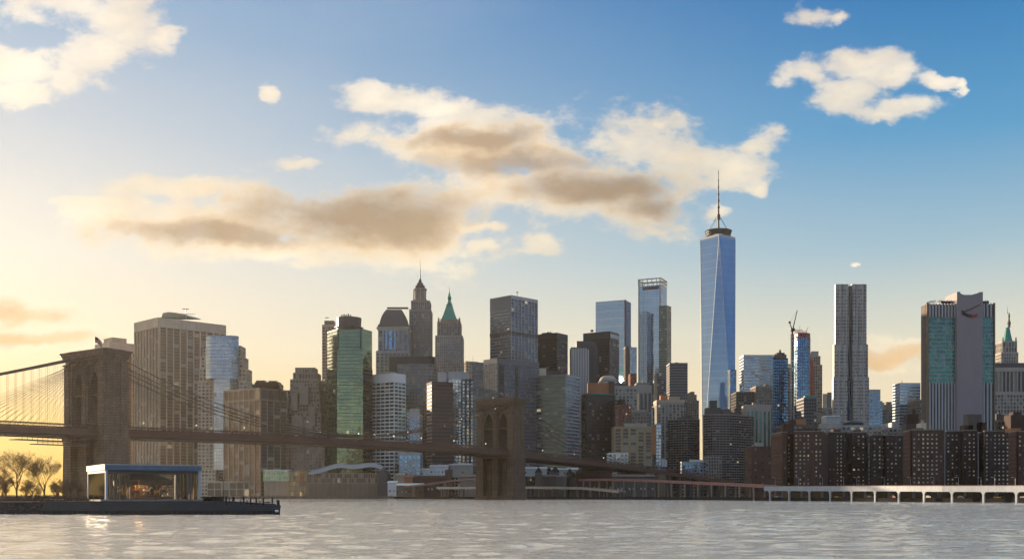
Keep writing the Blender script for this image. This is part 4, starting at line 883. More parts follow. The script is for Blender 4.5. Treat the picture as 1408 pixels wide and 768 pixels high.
# --- emblem tower
b = B('emblem_tower', 'massive tower, teal glass either side of a blank grey slab with black and red emblem', 'skyscraper', 1320, 960)
D_ = 960; zt = wz(417, D_); z2, z1 = wz(436, D_), wz(526, D_)
xl, xm0, xm1, xr = wx(1274, D_), wx(1315.8, D_), wx(1351.5, D_), wx(1368, D_)
f = MB(); f.box(xl, xr, D_ + 1, D_ + 13, GZ, zt - .5); f.build('core', M['stonedk'], b.root)
for (xa, xb) in ((xl + 2.0, xm0), (xm1, xr - 1.2)):
    ff, gg = MB(), MB(); facade(ff, gg, (xa, D_ + .6), (xb, D_ + .6), z1, z2, S(2.6, .14, .12, 3.55, .5, .2, .4, .4, 'copper', 'teal')); ff.build('glass_wall', M['greylt'], b.root); gg.build('glazing', G['teal'], b.root)
    for (za, zb) in ((GZ, z1 - .1), (z2 + .1, zt)):
        k = 0; n = max(3, round((xb - xa) / 2.75)); wdt = (xb - xa) / n
        for k in range(n):
            o = MB(); o.box(xa + wdt * k + .1, xa + wdt * (k + .52), D_ - .5, D_ + 1.2, za, zb); o.build('vertical_fin', M['greylt'], b.root)
o = MB(); o.box(xl, xl + 1.7, D_ - .8, D_ + 2, GZ, zt + 1); o.build('corner_pier', M['brownpier'], b.root)
o = MB(); o.box(xr - 1.1, xr, D_ - .8, D_ + 2, GZ, zt + .5); o.build('corner_pier', M['brownpier'], b.root)
gp = wall('mauve_grey_panel', (.30, .265, .29), .7, .12, .03, .12)
pts = [(1315.8, 684), (1351.5, 684), (1351.5, 401), (1345.5, 401.5), (1345, 402.5), (1336, 405), (1325, 405), (1320.6, 403), (1320.3, 400.8), (1315.8, 401)]
v = [xyz(x, y, D_ - 4) for x, y in pts]; m = len(pts); o = MB(); o.mesh(v + [p + Vector((0, 26, 0)) for p in v], [tuple(range(m)), tuple(range(2 * m - 1, m - 1, -1))] + [(i, m + i, m + (i + 1) % m, (i + 1) % m) for i in range(m)]); o.build('blank_slab', gp, b.root)
def strip(name, pts, w0, w1, mat, d=.5):
    o = MB(); n = len(pts); L = []
    for i, (x, y) in enumerate(pts):
        a = Vector(pts[max(0, i - 1)]); c = Vector(pts[min(n - 1, i + 1)]); t = (c - a).normalized(); nn = Vector((-t.y, t.x)); w = w0 + (w1 - w0) * i / (n - 1); L.append((Vector((x, y)) + nn * w, Vector((x, y)) - nn * w))
    ring = [l[0] for l in L] + [l[1] for l in reversed(L)]; v = [xyz(p.x, p.y, D_ - 4.03) for p in ring]; k = len(v)
    o.mesh(v + [p + Vector((0, -d, 0)) for p in v], [tuple(range(k)), tuple(range(2 * k - 1, k - 1, -1))] + [(i, (i + 1) % k, k + (i + 1) % k, k + i) for i in range(k)]); return o.build(name, mat, b.root)
redm = plain('emblem_red', (.35, .02, .03), .5); blkm = plain('emblem_black', (.012, .012, .016), .5)
strip('emblem_stroke', [(1322.5, 430), (1334, 424.6), (1347.5, 418.2)], 1.1, .35, plain('emblem_maroon', (.16, .012, .02), .5))
strip('emblem_head', [(1322, 426.6), (1323.5, 427.6), (1326, 429.8), (1325, 431)], .7, 1.6, blkm, .6)
strip('emblem_tail', [(1323, 430), (1330, 433), (1337, 434.6)], 1.6, 2.0, blkm, .7); strip('emblem_drop', [(1335.5, 434.2), (1338, 434.3), (1341, 433.6), (1343.6, 432)], 2.4, 1.3, redm, .9)
for xa, xb in ((1280, 1289), (1293, 1315), (1352.5, 1361)):
    o = MB(); za = zt + 2.6
    for y_ in (D_ + 3, D_ + 8):
        o.tube((wx(xa, D_), y_, za), (wx(xb, D_), y_, za), .22, None, 4)
    k = xa
    while k <= xb: o.tube((wx(k, D_), D_ + 3, zt - .5), (wx(k, D_), D_ + 3, za + (1.2 if int(k) % 2 else 0)), .2, None, 4); k += 2.4
    o.build('roof_railing', M['steel'], b.root)
b.box('plant_room', 1294, 1315, 413.6, 417.3, 'dark', D_ + 10, 10); b.box('plant_room', 1352, 1360, 413.6, 417.3, 'dark', D_ + 10, 8)
# --- town hall style tower at right edge
b = B('spire_tower', 'pale wedding-cake tower with green conical roof and gilded lantern, at the right edge', 'tower', 1388, 1320)
b.tier((1377, None, 1400), 484, S(3, 1.3, .4, 3.8, 1.4, .3, 2, 0, 'stonelt', 'punch'), dd=24, D=1320); b.tier((1378.8, None, 1398.2), 468.5, S(3.4, 1.4, .6, 5, 1, .3, 2, 0, 'stonelt', 'punch'), D=1322, dd=20)
for px_ in (1379.5, 1397.5): b.lathe('turret', px_, 1322, [(1.2, 469), (1.1, 465), (.2, 462.5)], 'stonelt', 6)
b.lathe('cone_roof', 1388.4, 1324, [(6.8, 468.6), (6, 466), (4.4, 459), (3.2, 452), (2.6, 449)], 'copper', 10)
b.lathe('lantern', 1388.4, 1328, [(2, 449.2), (1.6, 446), (2.4, 445.4), (2.2, 442.5), (1.2, 440), (.9, 436), (1.3, 435.5), (1.1, 432), (.4, 429)], 'stonedk', 8); b.mast('spire', 1388.4, 1330, 419.5, 430, .35, 'steel', .06)
b = B('civic_building', 'broad pale colonnaded building with a dark flat roof at the right edge', 'building', 1388, 1260)
b.tier((1366, None, 1440), 570, S(3.6, 1.4, .4, 4.2, 1.5, .3, 3, 0, 'stonelt', 'punch'), dd=40)
b.tier((1367, None, 1440), 540, S(3.6, 1.2, .4, 4.2, 1.3, .3, 2.2, 2, 'stonelt', 'punch'), D=1262, dd=38); b.tier((1367, None, 1440), 507, S(4.3, 1.6, 1.2, 30, 0, .2, 3, 1.5, 'stonelt', 'punch'), D=1263, dd=36, name='colonnade')
b.ptier(b.inset(1.02), wz(504.5, 1260), 'stonelt', name='cornice'); b.tier((1368, None, 1440), 498.5, 'slate', D=1266, dd=30, name='flat_roof')
b = B('old_building', 'cluttered dark rooftops and chimneys before the colonnaded building', 'building', 1380, 1000)
b.tier((1366, None, 1392), 577, S(3.4, 1.5, .3, 3.8, 1.7, .3, 2, 0, 'stone', 'punch'), dd=20); b.clutter(5, 7, 'stonedk', 2)
b = B('old_building', 'dark brick rooftop house at the right edge above the last brick tower', 'building', 1402, 980)
b.tier((1390, None, 1420), 570, 'brickdk', name='body', dd=14); b.tier((1393, None, 1405), 566, 'brickdk', D=984, name='upper_body', dd=8)
# ================================================================ brick housing blocks by the river
panelit = plain('pale_window_blind', (.55, .53, .45), .5, 0, (1, .85, .55), .04); panewhite = plain('curtained_pane', (.42, .43, .42), .4)
def brick_block(label, plan, ytop, D, mat, nwin, seed, roofs=()):
    b = B('brick_apartment_block', label, 'apartment block', plan[0][0], D); b.root['group'] = 'brick housing blocks along the river'
    poly = [Vector((wx(p, d), d)) for p, d in plan]; st = S(2.9, 1.75, .22, 2.75, 1.45, .17, 2.2, 2, mat, 'brickpane')
    b.ptier(poly, wz(ytop, D), st, z0=GZ); rnd = random.Random(seed); z = b.z
    fr = []
    for i in range(len(poly)):
        p0, p1 = poly[i], poly[(i + 1) % len(poly)]; e = (p1 - p0); L = e.length; e = e / L; n = Vector((e.y, -e.x))
        if n.dot(-p0.normalized()) > .3 and L > 5: fr.append((p0, e, n, L))
    tot = sum(f[3] for f in fr)
    for (p0, e, n, L) in fr:
        nb = max(1, round(L / 2.9)); nf = max(1, round((z - GZ - 4.2) / 2.75)); fh = (z - GZ - 4.2) / nf
        cols = [k for k in range(nb) if rnd.random() < .8] or [0]
        used = set()
        for k in range(int(nwin * L / tot)):
            i = rnd.choice(cols); j = int(nf * (rnd.random() ** .75)); 
            if (i, j) in used: continue
            used.add((i, j)); c = p0 + e * (L * (i + .5) / nb) + n * .08; zz = GZ + 2 + fh * j + 1.45 + (fh - 1.45) / 2
            hw = .5; hh = rnd.uniform(.35, .62)
            o = MB(); o.obox((c.x, c.y, zz), (e.x, e.y, 0), (n.x, n.y, 0), (0, 0, 1), hw, .05, hh); o.build('window', panelit if rnd.random() < .45 else panewhite, b.root)
    for (xl, xr, yt, m_) in roofs: b.box('water_tank_house', xl, xr, yt, ytop + .4, m_, D + 10, 8)
    pb = MB(); 
    pts = poly + [poly[0]]
    for p0, p1 in zip(pts[:-1], pts[1:]):
        e = (p1 - p0); L = e.length; e = e / L; n = Vector((e.y, -e.x)); c = (p0 + p1) / 2 + n * .05; pb.obox((c.x, c.y, z + .3), (e.x, e.y, 0), (n.x, n.y, 0), (0, 0, 1), L / 2, .38, .3)
    pb.build('coping', M['stone'], b.root)
    return b
brick_block('leftmost brick tower block with a reddish left wing and a broad front of pale windows', [(1060, 778), (1076, 745), (1082, 745), (1082, 757), (1092, 757), (1092, 735), (1130.5, 735), (1138, 770), (1100, 790)], 593, 735, 'brick', 110, 1, ((1077, 1092, 583, 'brickdk'), (1100, 1112, 589, 'brickdk')))
brick_block('second brick tower block from the left, dark, stepped back behind tree crowns', [(1133, 812), (1139, 790), (1164, 790), (1164, 803), (1171, 803), (1171, 793), (1190, 793), (1194, 825), (1150, 835)], 594, 790, 'brickdk', 80, 2, ((1146, 1156, 590, 'brickdk'), (1176, 1184, 590, 'stonedk')))
brick_block('third brick tower block from the left, lower, left of the one with lit columns', [(1196, 800), (1199, 772), (1213, 772), (1213, 784), (1218, 778), (1240, 778), (1243, 810), (1210, 815)], 598, 775, 'brickdk', 75, 3, ((1222, 1228, 595, 'stonedk'),))
brick_block('middle brick tower block with a red left flank and bright columns of lit windows', [(1242, 716), (1252, 694), (1254, 694), (1254, 690), (1297, 690), (1298, 725), (1262, 735)], 591, 690, 'brick', 120, 4, ((1262, 1270, 588, 'stonedk'),))
brick_block('dark brick tower block under the emblem tower, with a rooftop tank house', [(1300, 790), (1301, 765), (1324, 765), (1324, 757), (1342, 757), (1344, 795), (1310, 800)], 592, 760, 'brickdk', 75, 5, ((1331, 1350, 569, 'stonedk'), (1326, 1338, 584, 'brickdk'), (1343, 1357, 580, 'brickdk')))
brick_block('dark brick tower block second from the right edge with many small pale windows', [(1346, 790), (1354, 745), (1388, 745), (1390, 790), (1356, 800)], 592.5, 745, 'brickdk', 110, 6)
brick_block('brick tower block cut by the right edge, with a glowing red-brown left flank', [(1387, 672), (1398, 655), (1399, 655), (1399, 660), (1445, 660), (1447, 700), (1400, 705)], 593, 658, 'brick', 60, 7, ((1390, 1404, 588, 'orange'),))

# ================================================================ the bridge
TB, TM = Vector((wx(132, 600), 600)), Vector((wx(688, 900), 900))
U = (TM - TB).normalized(); W = Vector((U.y, -U.x)); SPAN = (TM - TB).length
def BR(s, w, z): p = TB + U * s + W * w; return Vector((p.x, p.y, z))
def lerp_tab(tab, s):
    for (a, za), (c, zc) in zip(tab[:-1], tab[1:]):
        if s <= c: return za + (zc - za) * max(0, (s - a)) / (c - a)
    return tab[-1][1]
TOP = [(-90, 40.2), (-55, 40.6), (0, 41.0), (22, 41.3), (80, 42.2), (142, 42.9), (210, 43.2), (300, 42.6), (371, 41.0), (426, 38.8), (500, 36.2), (575, 33.2), (660, 28.6), (750, 23.6), (850, 19.5), (960, 16)]
def zt_(s):                                                          # smooth the table a little
    return sum(lerp_tab(TOP, s + d) for d in (-24, -12, 0, 12, 24)) / 5
bridge = thing('suspension_bridge', 'long brown suspension bridge on two stone towers with pointed arches, crossing the river', 'bridge', (TB.x, TB.y, 0))
granite = wall('tower_granite', (.21, .15, .108), .9, .38, .12, .4)
def granite_mat():
    m = granite; w = NT(m.node_tree); bs = w.n['Principled BSDF']; src = bs.inputs['Base Color'].links[0].from_socket
    tc = w.node('ShaderNodeTexCoord'); sep = w.node('ShaderNodeSeparateXYZ'); w.l.new(tc.outputs['Object'], sep.inputs[0])
    cb = w.node('ShaderNodeCombineXYZ'); w.put(cb.inputs[0], w.math('ADD', sep.outputs[0], w.math('MULTIPLY', sep.outputs[1], .8))); w.put(cb.inputs[1], sep.outputs[2])
    br = w.node('ShaderNodeTexBrick'); w.l.new(cb.outputs[0], br.inputs['Vector']); br.inputs['Scale'].default_value = 1.0
    br.inputs['Brick Width'].default_value = 3.2; br.inputs['Row Height'].default_value = 1.5; br.inputs['Mortar Size'].default_value = .10; br.inputs['Mortar Smooth'].default_value = .3
    br.inputs['Color1'].default_value = (1.08, 1.06, 1.04, 1); br.inputs['Color2'].default_value = (.88, .88, .9, 1); br.inputs['Mortar'].default_value = (.55, .53, .5, 1)
    w.l.new(w.mix(1.0, src, br.outputs[0], 'MULTIPLY'), bs.inputs['Base Color'])
granite_mat()
def tower(s0, granite):
    t = bpy.data.objects.new('bridge_tower', None); LINK(t); t.parent = bridge; o_ = BR(s0, 0, 0); t.location = (o_.x - TB.x, o_.y - TB.y, 0); t.empty_display_size = 5
    def blk(mb, s_0, s_1, w0, w1, z0, z1, tp=0.0):
        """block in bridge axes; tp = taper of each side towards the top"""
        w0 *= .91; w1 *= .91; s_0 *= .92; s_1 *= .92
        p = [BR(s0 + a, c, 0) for a, c in ((s_0, w0), (s_0, w1), (s_1, w1), (s_1, w0))]
        q = [BR(s0 + a, c, 0) for a, c in ((s_0 + tp, w0 + tp), (s_0 + tp, w1 - tp), (s_1 - tp, w1 - tp), (s_1 - tp, w0 + tp))]
        p = [(v.x, v.y) for v in p][::-1]; q = [(v.x, v.y) for v in q][::-1]
        mb.prism(p, z0, z1, True, True, 0, q)
    deck = 33.5
    shafts = [(-20.8, -13.2), (-3.3, 3.3), (13.2, 20.8)]
    for i, (a, c) in enumerate(shafts):                              # below the deck
        m = MB(); blk(m, -8.6, 8.6, a - (1 if i == 0 else 0), c + (1 if i == 2 else 0), 3.2, deck, .35); m.build('shaft', granite, t)
    m = MB(); blk(m, -9.8, 9.8, -23.0, 23.0, -3, 3.2, .2); m.build('plinth', granite, t)
    for a, c in ((-13.4, -3.2), (3.2, 13.4)):
        m = MB(); blk(m, -4.2, 4.2, a, c, 3.1, deck - 1.2); m.build('recessed_wall', granite, t)
        m = MB(); blk(m, -5.2, 5.2, a + 3.2, c - 3.2, 3.1, deck - 5); m.build('middle_rib', granite, t)
    m = MB(); blk(m, -9.0, 9.0, -21.8, 21.8, deck, deck + 1.6); m.build('deck_course', granite, t)
    zs, za, zc = 57.5, 70.4, 77.2
    for i, (a, c) in enumerate(shafts):                              # above the deck
        m = MB(); blk(m, -7.6, 7.6, a, c, deck + 1.6, zc, .25); m.build('shaft', granite, t)
        for sgn in (-1, 1):                                          # buttress strips on the faces
            cc = (a + c) / 2; hw = 1.7 if i == 1 else 2.6; sh = -1.0 if i == 0 else (1.0 if i == 2 else 0)
            m = MB(); blk(m, min(sgn * 7.4, sgn * 8.3), max(sgn * 7.4, sgn * 8.3), cc + sh - hw, cc + sh + hw, deck + 1.6, zc - 1.6); m.build('buttress', granite, t)
    for sgn in (-1, 1):                                              # end buttresses
        for so in (-4.6, 4.6):
            m = MB(); blk(m, so - 2.0, so + 2.0, min(sgn * 20.6, sgn * 21.5), max(sgn * 20.6, sgn * 21.5), 3.2, zc - 1.0); m.build('buttress', granite, t)
    for a, c in ((-13.4, -3.1), (3.1, 13.4)):                        # spandrels over the pointed arches
        m = MB(); mid = (a + c) / 2; hw = (c - a) / 2; N = 9; pts = []
        for k in range(N + 1): ang = math.radians(62 * k / N); pts.append((.91 * a + .91 * (1 - math.cos(ang)) * hw / (1 - math.cos(math.radians(62))), zs + (za - zs) * math.sin(ang) / math.sin(math.radians(62))))
        pts = pts + [(2 * .91 * mid - x, z) for x, z in reversed(pts[:-1])]
        for th in (5.6,):
            for (x0, z0), (x1, z1) in zip(pts[:-1], pts[1:]):
                v = [BR(s0 + s_, x, z) for s_ in (-th, th) for (x, z) in ((x0, z0), (x1, z1), (x1, zc - .1), (x0, zc - .1))]
                m.mesh(v, [(0, 1, 2, 3), (7, 6, 5, 4), (0, 4, 5, 1), (3, 2, 6, 7)])
        m.build('pointed_arch', granite, t)
        m = MB(); blk(m, -6.0, 6.0, a, c, 57.6, 58.3); m.build('spring_course', granite, t)
    for h0, h1, e in ((zc - 2.6, zc - 1.9, .55), (zc, zc + 1.5, .2), (zc + 1.5, zc + 2.5, .6), (zc + 2.5, zc + 3.6, 1.1), (zc + 3.6, zc + 4.6, 1.7)):
        m = MB(); blk(m, -8.2 - e, 8.2 + e, -21.0 - e, 21.0 + e, h0, h1); m.build('cornice', granite, t)
    m = MB(); blk(m, -7, 7, -19, 19, zc + 4.6, zc + 5.4); m.build('roof_slab', granite, t)
    for w_ in (-12.5, -3.5, 3.5, 12.5):
        m = MB(); blk(m, -2.5, 2.5, w_ - 1, w_ + 1, zc + 4.6, zc + 6.3, .3); m.build('saddle_cover', granite, t)
    return zc + 4.6
granite_far = granite.copy(); granite_far.name = 'dark_tower_granite'  # darker tint of the same granite, for the right tower
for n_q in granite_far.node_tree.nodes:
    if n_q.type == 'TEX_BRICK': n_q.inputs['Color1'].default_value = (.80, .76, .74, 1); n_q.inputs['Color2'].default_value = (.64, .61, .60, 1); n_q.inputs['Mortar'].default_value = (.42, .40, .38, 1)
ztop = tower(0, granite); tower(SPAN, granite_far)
# flags
def flag(s0, label, hgt, fl):
    p = BR(s0, -1.0, ztop + .7); t = thing('flag', label, 'flag', tuple(p))
    m = MB(); m.tube(p, p + Vector((0, 0, hgt)), .18, .1, 6); m.build('flagpole', M['steel'], t)
    n = 10; L = fl; H = fl * .62
    def grid(u0, u1, v0, v1, name, mat):
        m = MB(); nu = max(1, round(n * (u1 - u0))); vs = []
        for j in range(2):
            v = v0 + (v1 - v0) * j
            for i in range(nu + 1):
                u = u0 + (u1 - u0) * i / nu; x = u * L * .72; y = math.sin(u * 7) * .5 * u; z = hgt - .4 - v * H - u * u * H * .9
                vs.append(p + Vector((x, y - .01, z)))
        for j in range(2):
            for i in range(nu + 1): vs.append(vs[j * (nu + 1) + i] + Vector((0, .05, 0)))
        k = nu + 1; fs = []
        for i in range(nu): fs += [(i, i + 1, k + i + 1, k + i), (2 * k + i + 1, 2 * k + i, 3 * k + i, 3 * k + i + 1)]
        m.mesh(vs, fs); m.build(name, mat, t)
    fr = plain('flag_red', (.38, .015, .03), .8); fw = plain('flag_white', (.42, .38, .36), .8); fb = plain('flag_blue', (.02, .03, .09), .8)
    for k in range(13): grid(.42 if k < 7 else 0, 1, k / 13, (k + 1) / 13, 'stripe', fr if k % 2 == 0 else fw)
    grid(0, .42, 0, 7 / 13, 'canton', fb)
flag(0, 'striped flag flying on the roof of the left bridge tower', 8.5, 5.2); flag(SPAN, 'striped flag flying on the roof of the right bridge tower', 7.5, 4.6)
# deck
WD = 13.0; TH = 6.4
S0, S1 = -85.0, 800.0
def run(name, w0, w1, dz0, dz1, mat, s0=S0, s1=S1, step=12.0):
    m = MB(); n = int((s1 - s0) / step); vs = []
    for i in range(n + 1):
        s = s0 + (s1 - s0) * i / n; zt = zt_(s)
        vs += [BR(s, w0, zt + dz0), BR(s, w1, zt + dz0), BR(s, w1, zt + dz1), BR(s, w0, zt + dz1)]
    fs = [(0, 1, 2, 3), (n * 4 + 3, n * 4 + 2, n * 4 + 1, n * 4)]
    for i in range(n):
        a = i * 4; c = a + 4
        for k in range(4): fs.append((a + k, c + k, c + (k + 1) % 4, a + (k + 1) % 4))
    m.mesh(vs, fs); return m.build(name, mat, bridge)
run('roadway', -12.6, 12.6, -TH + 1.2, -TH + 2.4, M['deckdark'])
for sg in (-1, 1):
    run('bottom_chord', sg * 13.4 - .35, sg * 13.4 + .35, -TH, -TH + 1.0, M['deckdark'])
    run('fascia_girder', sg * 13.2 - .2, sg * 13.2 + .2, -TH + 1.0, -TH + 3.5, M['deckpaint'])
    run('middle_chord', sg * 13.3 - .3, sg * 13.3 + .3, -TH + 3.5, -TH + 3.95, M['deckpaint'])
    run('top_chord', sg * 13.3 - .3, sg * 13.3 + .3, -.55, 0, M['deckpaint'])
for w_ in (-4.0, 4.0): run('inner_chord', w_ - .15, w_ + .15, -1.6, -1.2, M['deckpaint'])
run('promenade', -2.8, 2.8, -1.1, -.8, M['deckdark'])
m = MB(); m2 = MB(); k = 0; ntr = 0
s = S0
while s < S1 - 3:
    for sg in (-1, 1):
        zt = zt_(s); zn = zt_(s + 2.6)
        wv = sg * 13.35
        for (mm_, p, q, r) in ((m, BR(s, wv, zt - TH + 3.9), BR(s, wv, zt - .3), .16), (m, BR(s, wv, zt - TH + 3.9), BR(s + 2.6, wv, zn - .4), .11), (m, BR(s + 2.6, wv, zn - TH + 3.9), BR(s, wv, zt - .4), .11)):
            mm_.tube(p, q, r, None, 3, caps=False)
    # underside floor beams
    c = BR(s, 0, zt_(s) - TH + .7); m2.obox(c, (U.x, U.y, 0), (W.x, W.y, 0), (0, 0, 1), .25, 13, .6)
    s += 2.6
props(m.build('lattice', M['deckpaint'], bridge), kind='stuff'); props(m2.build('floor_beam', M['deckdark'], bridge), kind='stuff')
# railing with posts on the promenade and lamps
rl = MB(); s = S0
while s < 560: 
    for sg in (-1, 1): rl.tube(BR(s, sg * 2.8, zt_(s) - .8), BR(s, sg * 2.8, zt_(s) + .9), .09, None, 3, caps=False)
    s += 2.6
props(rl.build('railing_post', M['steel'], bridge), kind='stuff')
for sg in (-1, 1): run('handrail', sg * 2.8 - .08, sg * 2.8 + .08, .8, .95, M['steel'], S0, 560)
for s in (24, 60, 96, 160, 196, 212, 232, 262, 300, 340, 420, 470, 520):
    lp = MB(); p = BR(s, 9, zt_(s) - 1); lp.tube(p, p + Vector((0, 0, 3.4)), .1, .07, 5); l_ = lp.build('lamp_post', M['steel'], bridge)
    gl = MB(); gl.lathe(p.x, p.y, [(.1, p.z + 3.3), (.36, p.z + 3.6), (.36, p.z + 3.9), (.1, p.z + 4.2)], 8); g2 = gl.build('lamp_globe', M['glow'], None, origin=(TB.x, TB.y, 0)); g2.parent = l_; g2.location = (0, 0, 0)
# cables
ZC = ztop - 1.0
def cz(s):
    if s < 0: return ZC + (ZC - 2) * 0 - (-s) * .30 + (s * s) * .00022
    if s <= SPAN: h = SPAN / 2; return 44.6 + (ZC - 44.6) * ((s - h) / h) ** 2
    d = s - SPAN; zend = lerp_tab(TOP, SPAN + 214) + .5; return ZC + (zend - ZC) * (1 - (1 - min(1, d / 214)) ** 1.55)
CW = (-12.8, -3.6, 3.6, 12.8)
for w_ in CW:
    c_ = MB(); pts = [BR(s, w_, cz(s)) for s in [-90 + i * 7.5 for i in range(0, 13)]]; c_.path(pts, .32, 5); c_.build('main_cable', M['cable'], bridge)
    c_ = MB(); pts = [BR(SPAN * i / 40, w_, cz(SPAN * i / 40)) for i in range(41)]; c_.path(pts, .32, 5); c_.build('main_cable', M['cable'], bridge)
    c_ = MB(); pts = [BR(SPAN + 214 * i / 20, w_, cz(SPAN + 214 * i / 20)) for i in range(21)]; c_.path(pts, .32, 5); c_.build('main_cable', M['cable'], bridge)
hang = MB(); near = []
for w_ in CW:
    s = -88.0
    while s < SPAN + 210:
        if not (-10 < s < 10 or SPAN - 10 < s < SPAN + 10):
            z0, z1 = zt_(s) - .5, cz(s)
            if z1 - z0 > 1: near.append((s, w_, z0, z1))
        s += 4.4 if s < 0 else 6.0
near.sort(key=lambda q: abs(q[0]) + (0 if q[1] > 0 else 60))
for (s, w_, z0, z1) in near[:100]:
    o = MB(); o.tube(BR(s, w_, z0), BR(s, w_, z1), .045, None, 3); o.build('suspender', M['cable'], bridge)
for (s, w_, z0, z1) in near[100:]: hang.tube(BR(s, w_, z0), BR(s, w_, z1), .032, None, 3, caps=False)
props(hang.build('far_suspender', M['cable'], bridge), kind='stuff')
stay = MB(); cnt = 0
for s0 in (0, SPAN):
    for w_ in (CW if s0 == 0 else CW[2:]):
        for sg in (-1, 1):
            for k in range(1, 22):
                s = s0 + sg * (8 + k * 4.4)
                if s < -84: continue
                if s0 == 0 and sg == -1 and cnt < 76: o = MB(); o.tube(BR(s0 + sg * 7, w_, ZC - 2 - k * .25), BR(s, w_, zt_(s) - .4), .05, None, 3); o.build('diagonal_stay', M['cable'], bridge); cnt += 1
                else: stay.tube(BR(s0 + sg * 7, w_, ZC - 2 - k * .25), BR(s, w_, zt_(s) - .4), .035, None, 3, caps=False)
props(stay.build('far_diagonal_stay', M['cable'], bridge), kind='stuff')
for k in range(34):                                                  # lights strung along the near cables
    s = SPAN - 150 + k * 10.5; w_ = (12.8, 3.6)[k % 2]
    if abs(s - SPAN) < 9: continue
    p = BR(s, w_, cz(s) + .55); o = MB(); o.lathe(p.x, p.y, [(.08, p.z - .25), (.28, p.z), (.08, p.z + .3)], 6); o.build('cable_light', M['glow'] if k % 3 == 0 else M['silver'], bridge)
# maintenance platform hung under the left span
tr = thing('maintenance_platform', 'dark scaffold platform hanging under the bridge left of its near tower', 'platform', tuple(BR(-30, 8, 30)))
for nm, z0, w0, w1, sA, sB in (('upper_deck', 31.6, 4, 13, -52, -10), ('lower_deck', 29.6, 6, 13, -42, -9)):
    o = MB(); o.mesh([BR(s, w, z) for z in (z0, z0 + .35) for (s, w) in ((sA, w0), (sB, w0), (sB, w1), (sA, w1))], [(3, 2, 1, 0), (4, 5, 6, 7), (0, 1, 5, 4), (1, 2, 6, 5), (2, 3, 7, 6), (3, 0, 4, 7)]); o.build(nm, M['deckdark'], tr)
s = -50
while s < -10:
    o = MB(); o.tube(BR(s, 12.9, 29.8 if s > -42 else 31.2), BR(s, 12.9, 34.5), .14, None, 4); o.build('hanger', M['deckdark'], tr); s += 2.8
for z in (30.8, 33.0): o = MB(); o.tube(BR(-50 if z > 31 else -42, 12.9, z), BR(-9, 12.9, z), .12, None, 4); o.build('guard_rail', M['deckdark'], tr)
# approach piers and anchorage beyond the right tower
for s in [596 + 23 * k for k in range(9)]:
    z = zt_(s) - TH; m = MB()
    for w_ in (-11, 0, 11): c = BR(s, w_, (z + GZ) / 2); m.obox(c, (U.x, U.y, 0), (W.x, W.y, 0), (0, 0, 1), 1.6 if s > 620 else 8, 2.2 if s > 620 else 5.7, (z - GZ) / 2)
    m.build('approach_pier', M['stonedk'] if s > 620 else granite, bridge)

# ================================================================ trees
leafbark = wall('winter_bark', (.15, .085, .05), .9, .3, .5, .1)
def tree_mesh(seed, H, spread, levels=5, twig=.02, base=.28, first=.28):
    rnd = random.Random(seed); tr, cr = MB(), MB()
    def grow(p, d, L, r, lev):
        q = p + d * L * .55; d2 = (d + Vector((rnd.uniform(-.18, .18), rnd.uniform(-.18, .18), rnd.uniform(-.02, .12)))).normalized(); e = q + d2 * L * .45
        r1 = max(twig, r * .62); mb = tr if lev == 0 else cr
        mb.path([p, q, e], [r, (r + r1) / 2, r1], 5 if lev < 2 else 3)
        if lev >= levels: return
        n = rnd.choice((3, 4) if lev < 2 else (2, 3, 3))
        for k in range(n + (1 if lev > 0 else 2)):
            t = rnd.uniform(.35, 1.0) if k else 1.0; o = p.lerp(q, t / .55) if t < .55 else q.lerp(e, (t - .55) / .45)
            a = rnd.uniform(0, 6.283); sp = rnd.uniform(.35, .95) * spread
            side = Vector((math.cos(a), math.sin(a), 0)); nd = (d2 * (1 - .25 * lev / levels) + side * sp + Vector((0, 0, .12))).normalized()
            grow(o, nd, L * rnd.uniform(.6, .84), max(twig, r1 * rnd.uniform(.55, .8)), lev + 1)
    grow(Vector((0, 0, -.2)), Vector((rnd.uniform(-.04, .04), 0, 1)), H * first, base, 0)
    return tr, cr
TREES = []
def make_tree(kind, seed, H, spread, **k):
    tr, cr = tree_mesh(seed, H, spread, **k); zz = max(v[2] for v in cr.v); sc = H / zz
    for mb in (tr, cr): mb.v = [(x * sc, y * sc, z * sc) for x, y, z in mb.v]
    r = bpy.data.objects.new(kind, None); LINK(r)
    tr.build('trunk', leafbark, r); cr.build('crown', leafbark, r); return r
def place_tree(src, loc, rz, sc, label, group, first=[None]):
    if src.get('label') is None: r = src
    else:
        r = src.copy(); LINK(r)
        for ch in src.children: c = ch.copy(); LINK(c); c.parent = r
    r.location = loc; r.rotation_euler = (0, 0, rz); r.scale = (sc,) * 3
    props(r, label, 'tree', group); return r
t1 = make_tree('bare_tree', 11, 12.6, 1.05, levels=6, twig=.006, base=.22, first=.25)
place_tree(t1, (wx(23, 262), 262, 2.3), 0, 1.0, 'broad bare winter tree with a round crown against the golden sky', 'bare trees on the left bank')
t2 = make_tree('bare_tree', 5, 10.6, .85, levels=6, twig=.006, base=.18, first=.3)
place_tree(t2, (wx(61, 250), 250, 2.3), 1, 1.0, 'narrower bare tree just left of the foot of the left bridge tower', 'bare trees on the left bank')
t3 = make_tree('bare_tree', 23, 11, 1.2, levels=5, twig=.012, base=.24, first=.22)
rnd = random.Random(9)
lefts = [(-6, 275, .75), (8, 300, .8), (44, 290, .62), (80, 285, .6), (96, 300, .62), (108, 290, .5), (36, 232, .42), (78, 228, .42), (4, 228, .4), (50, 225, .34), (90, 240, .4)]
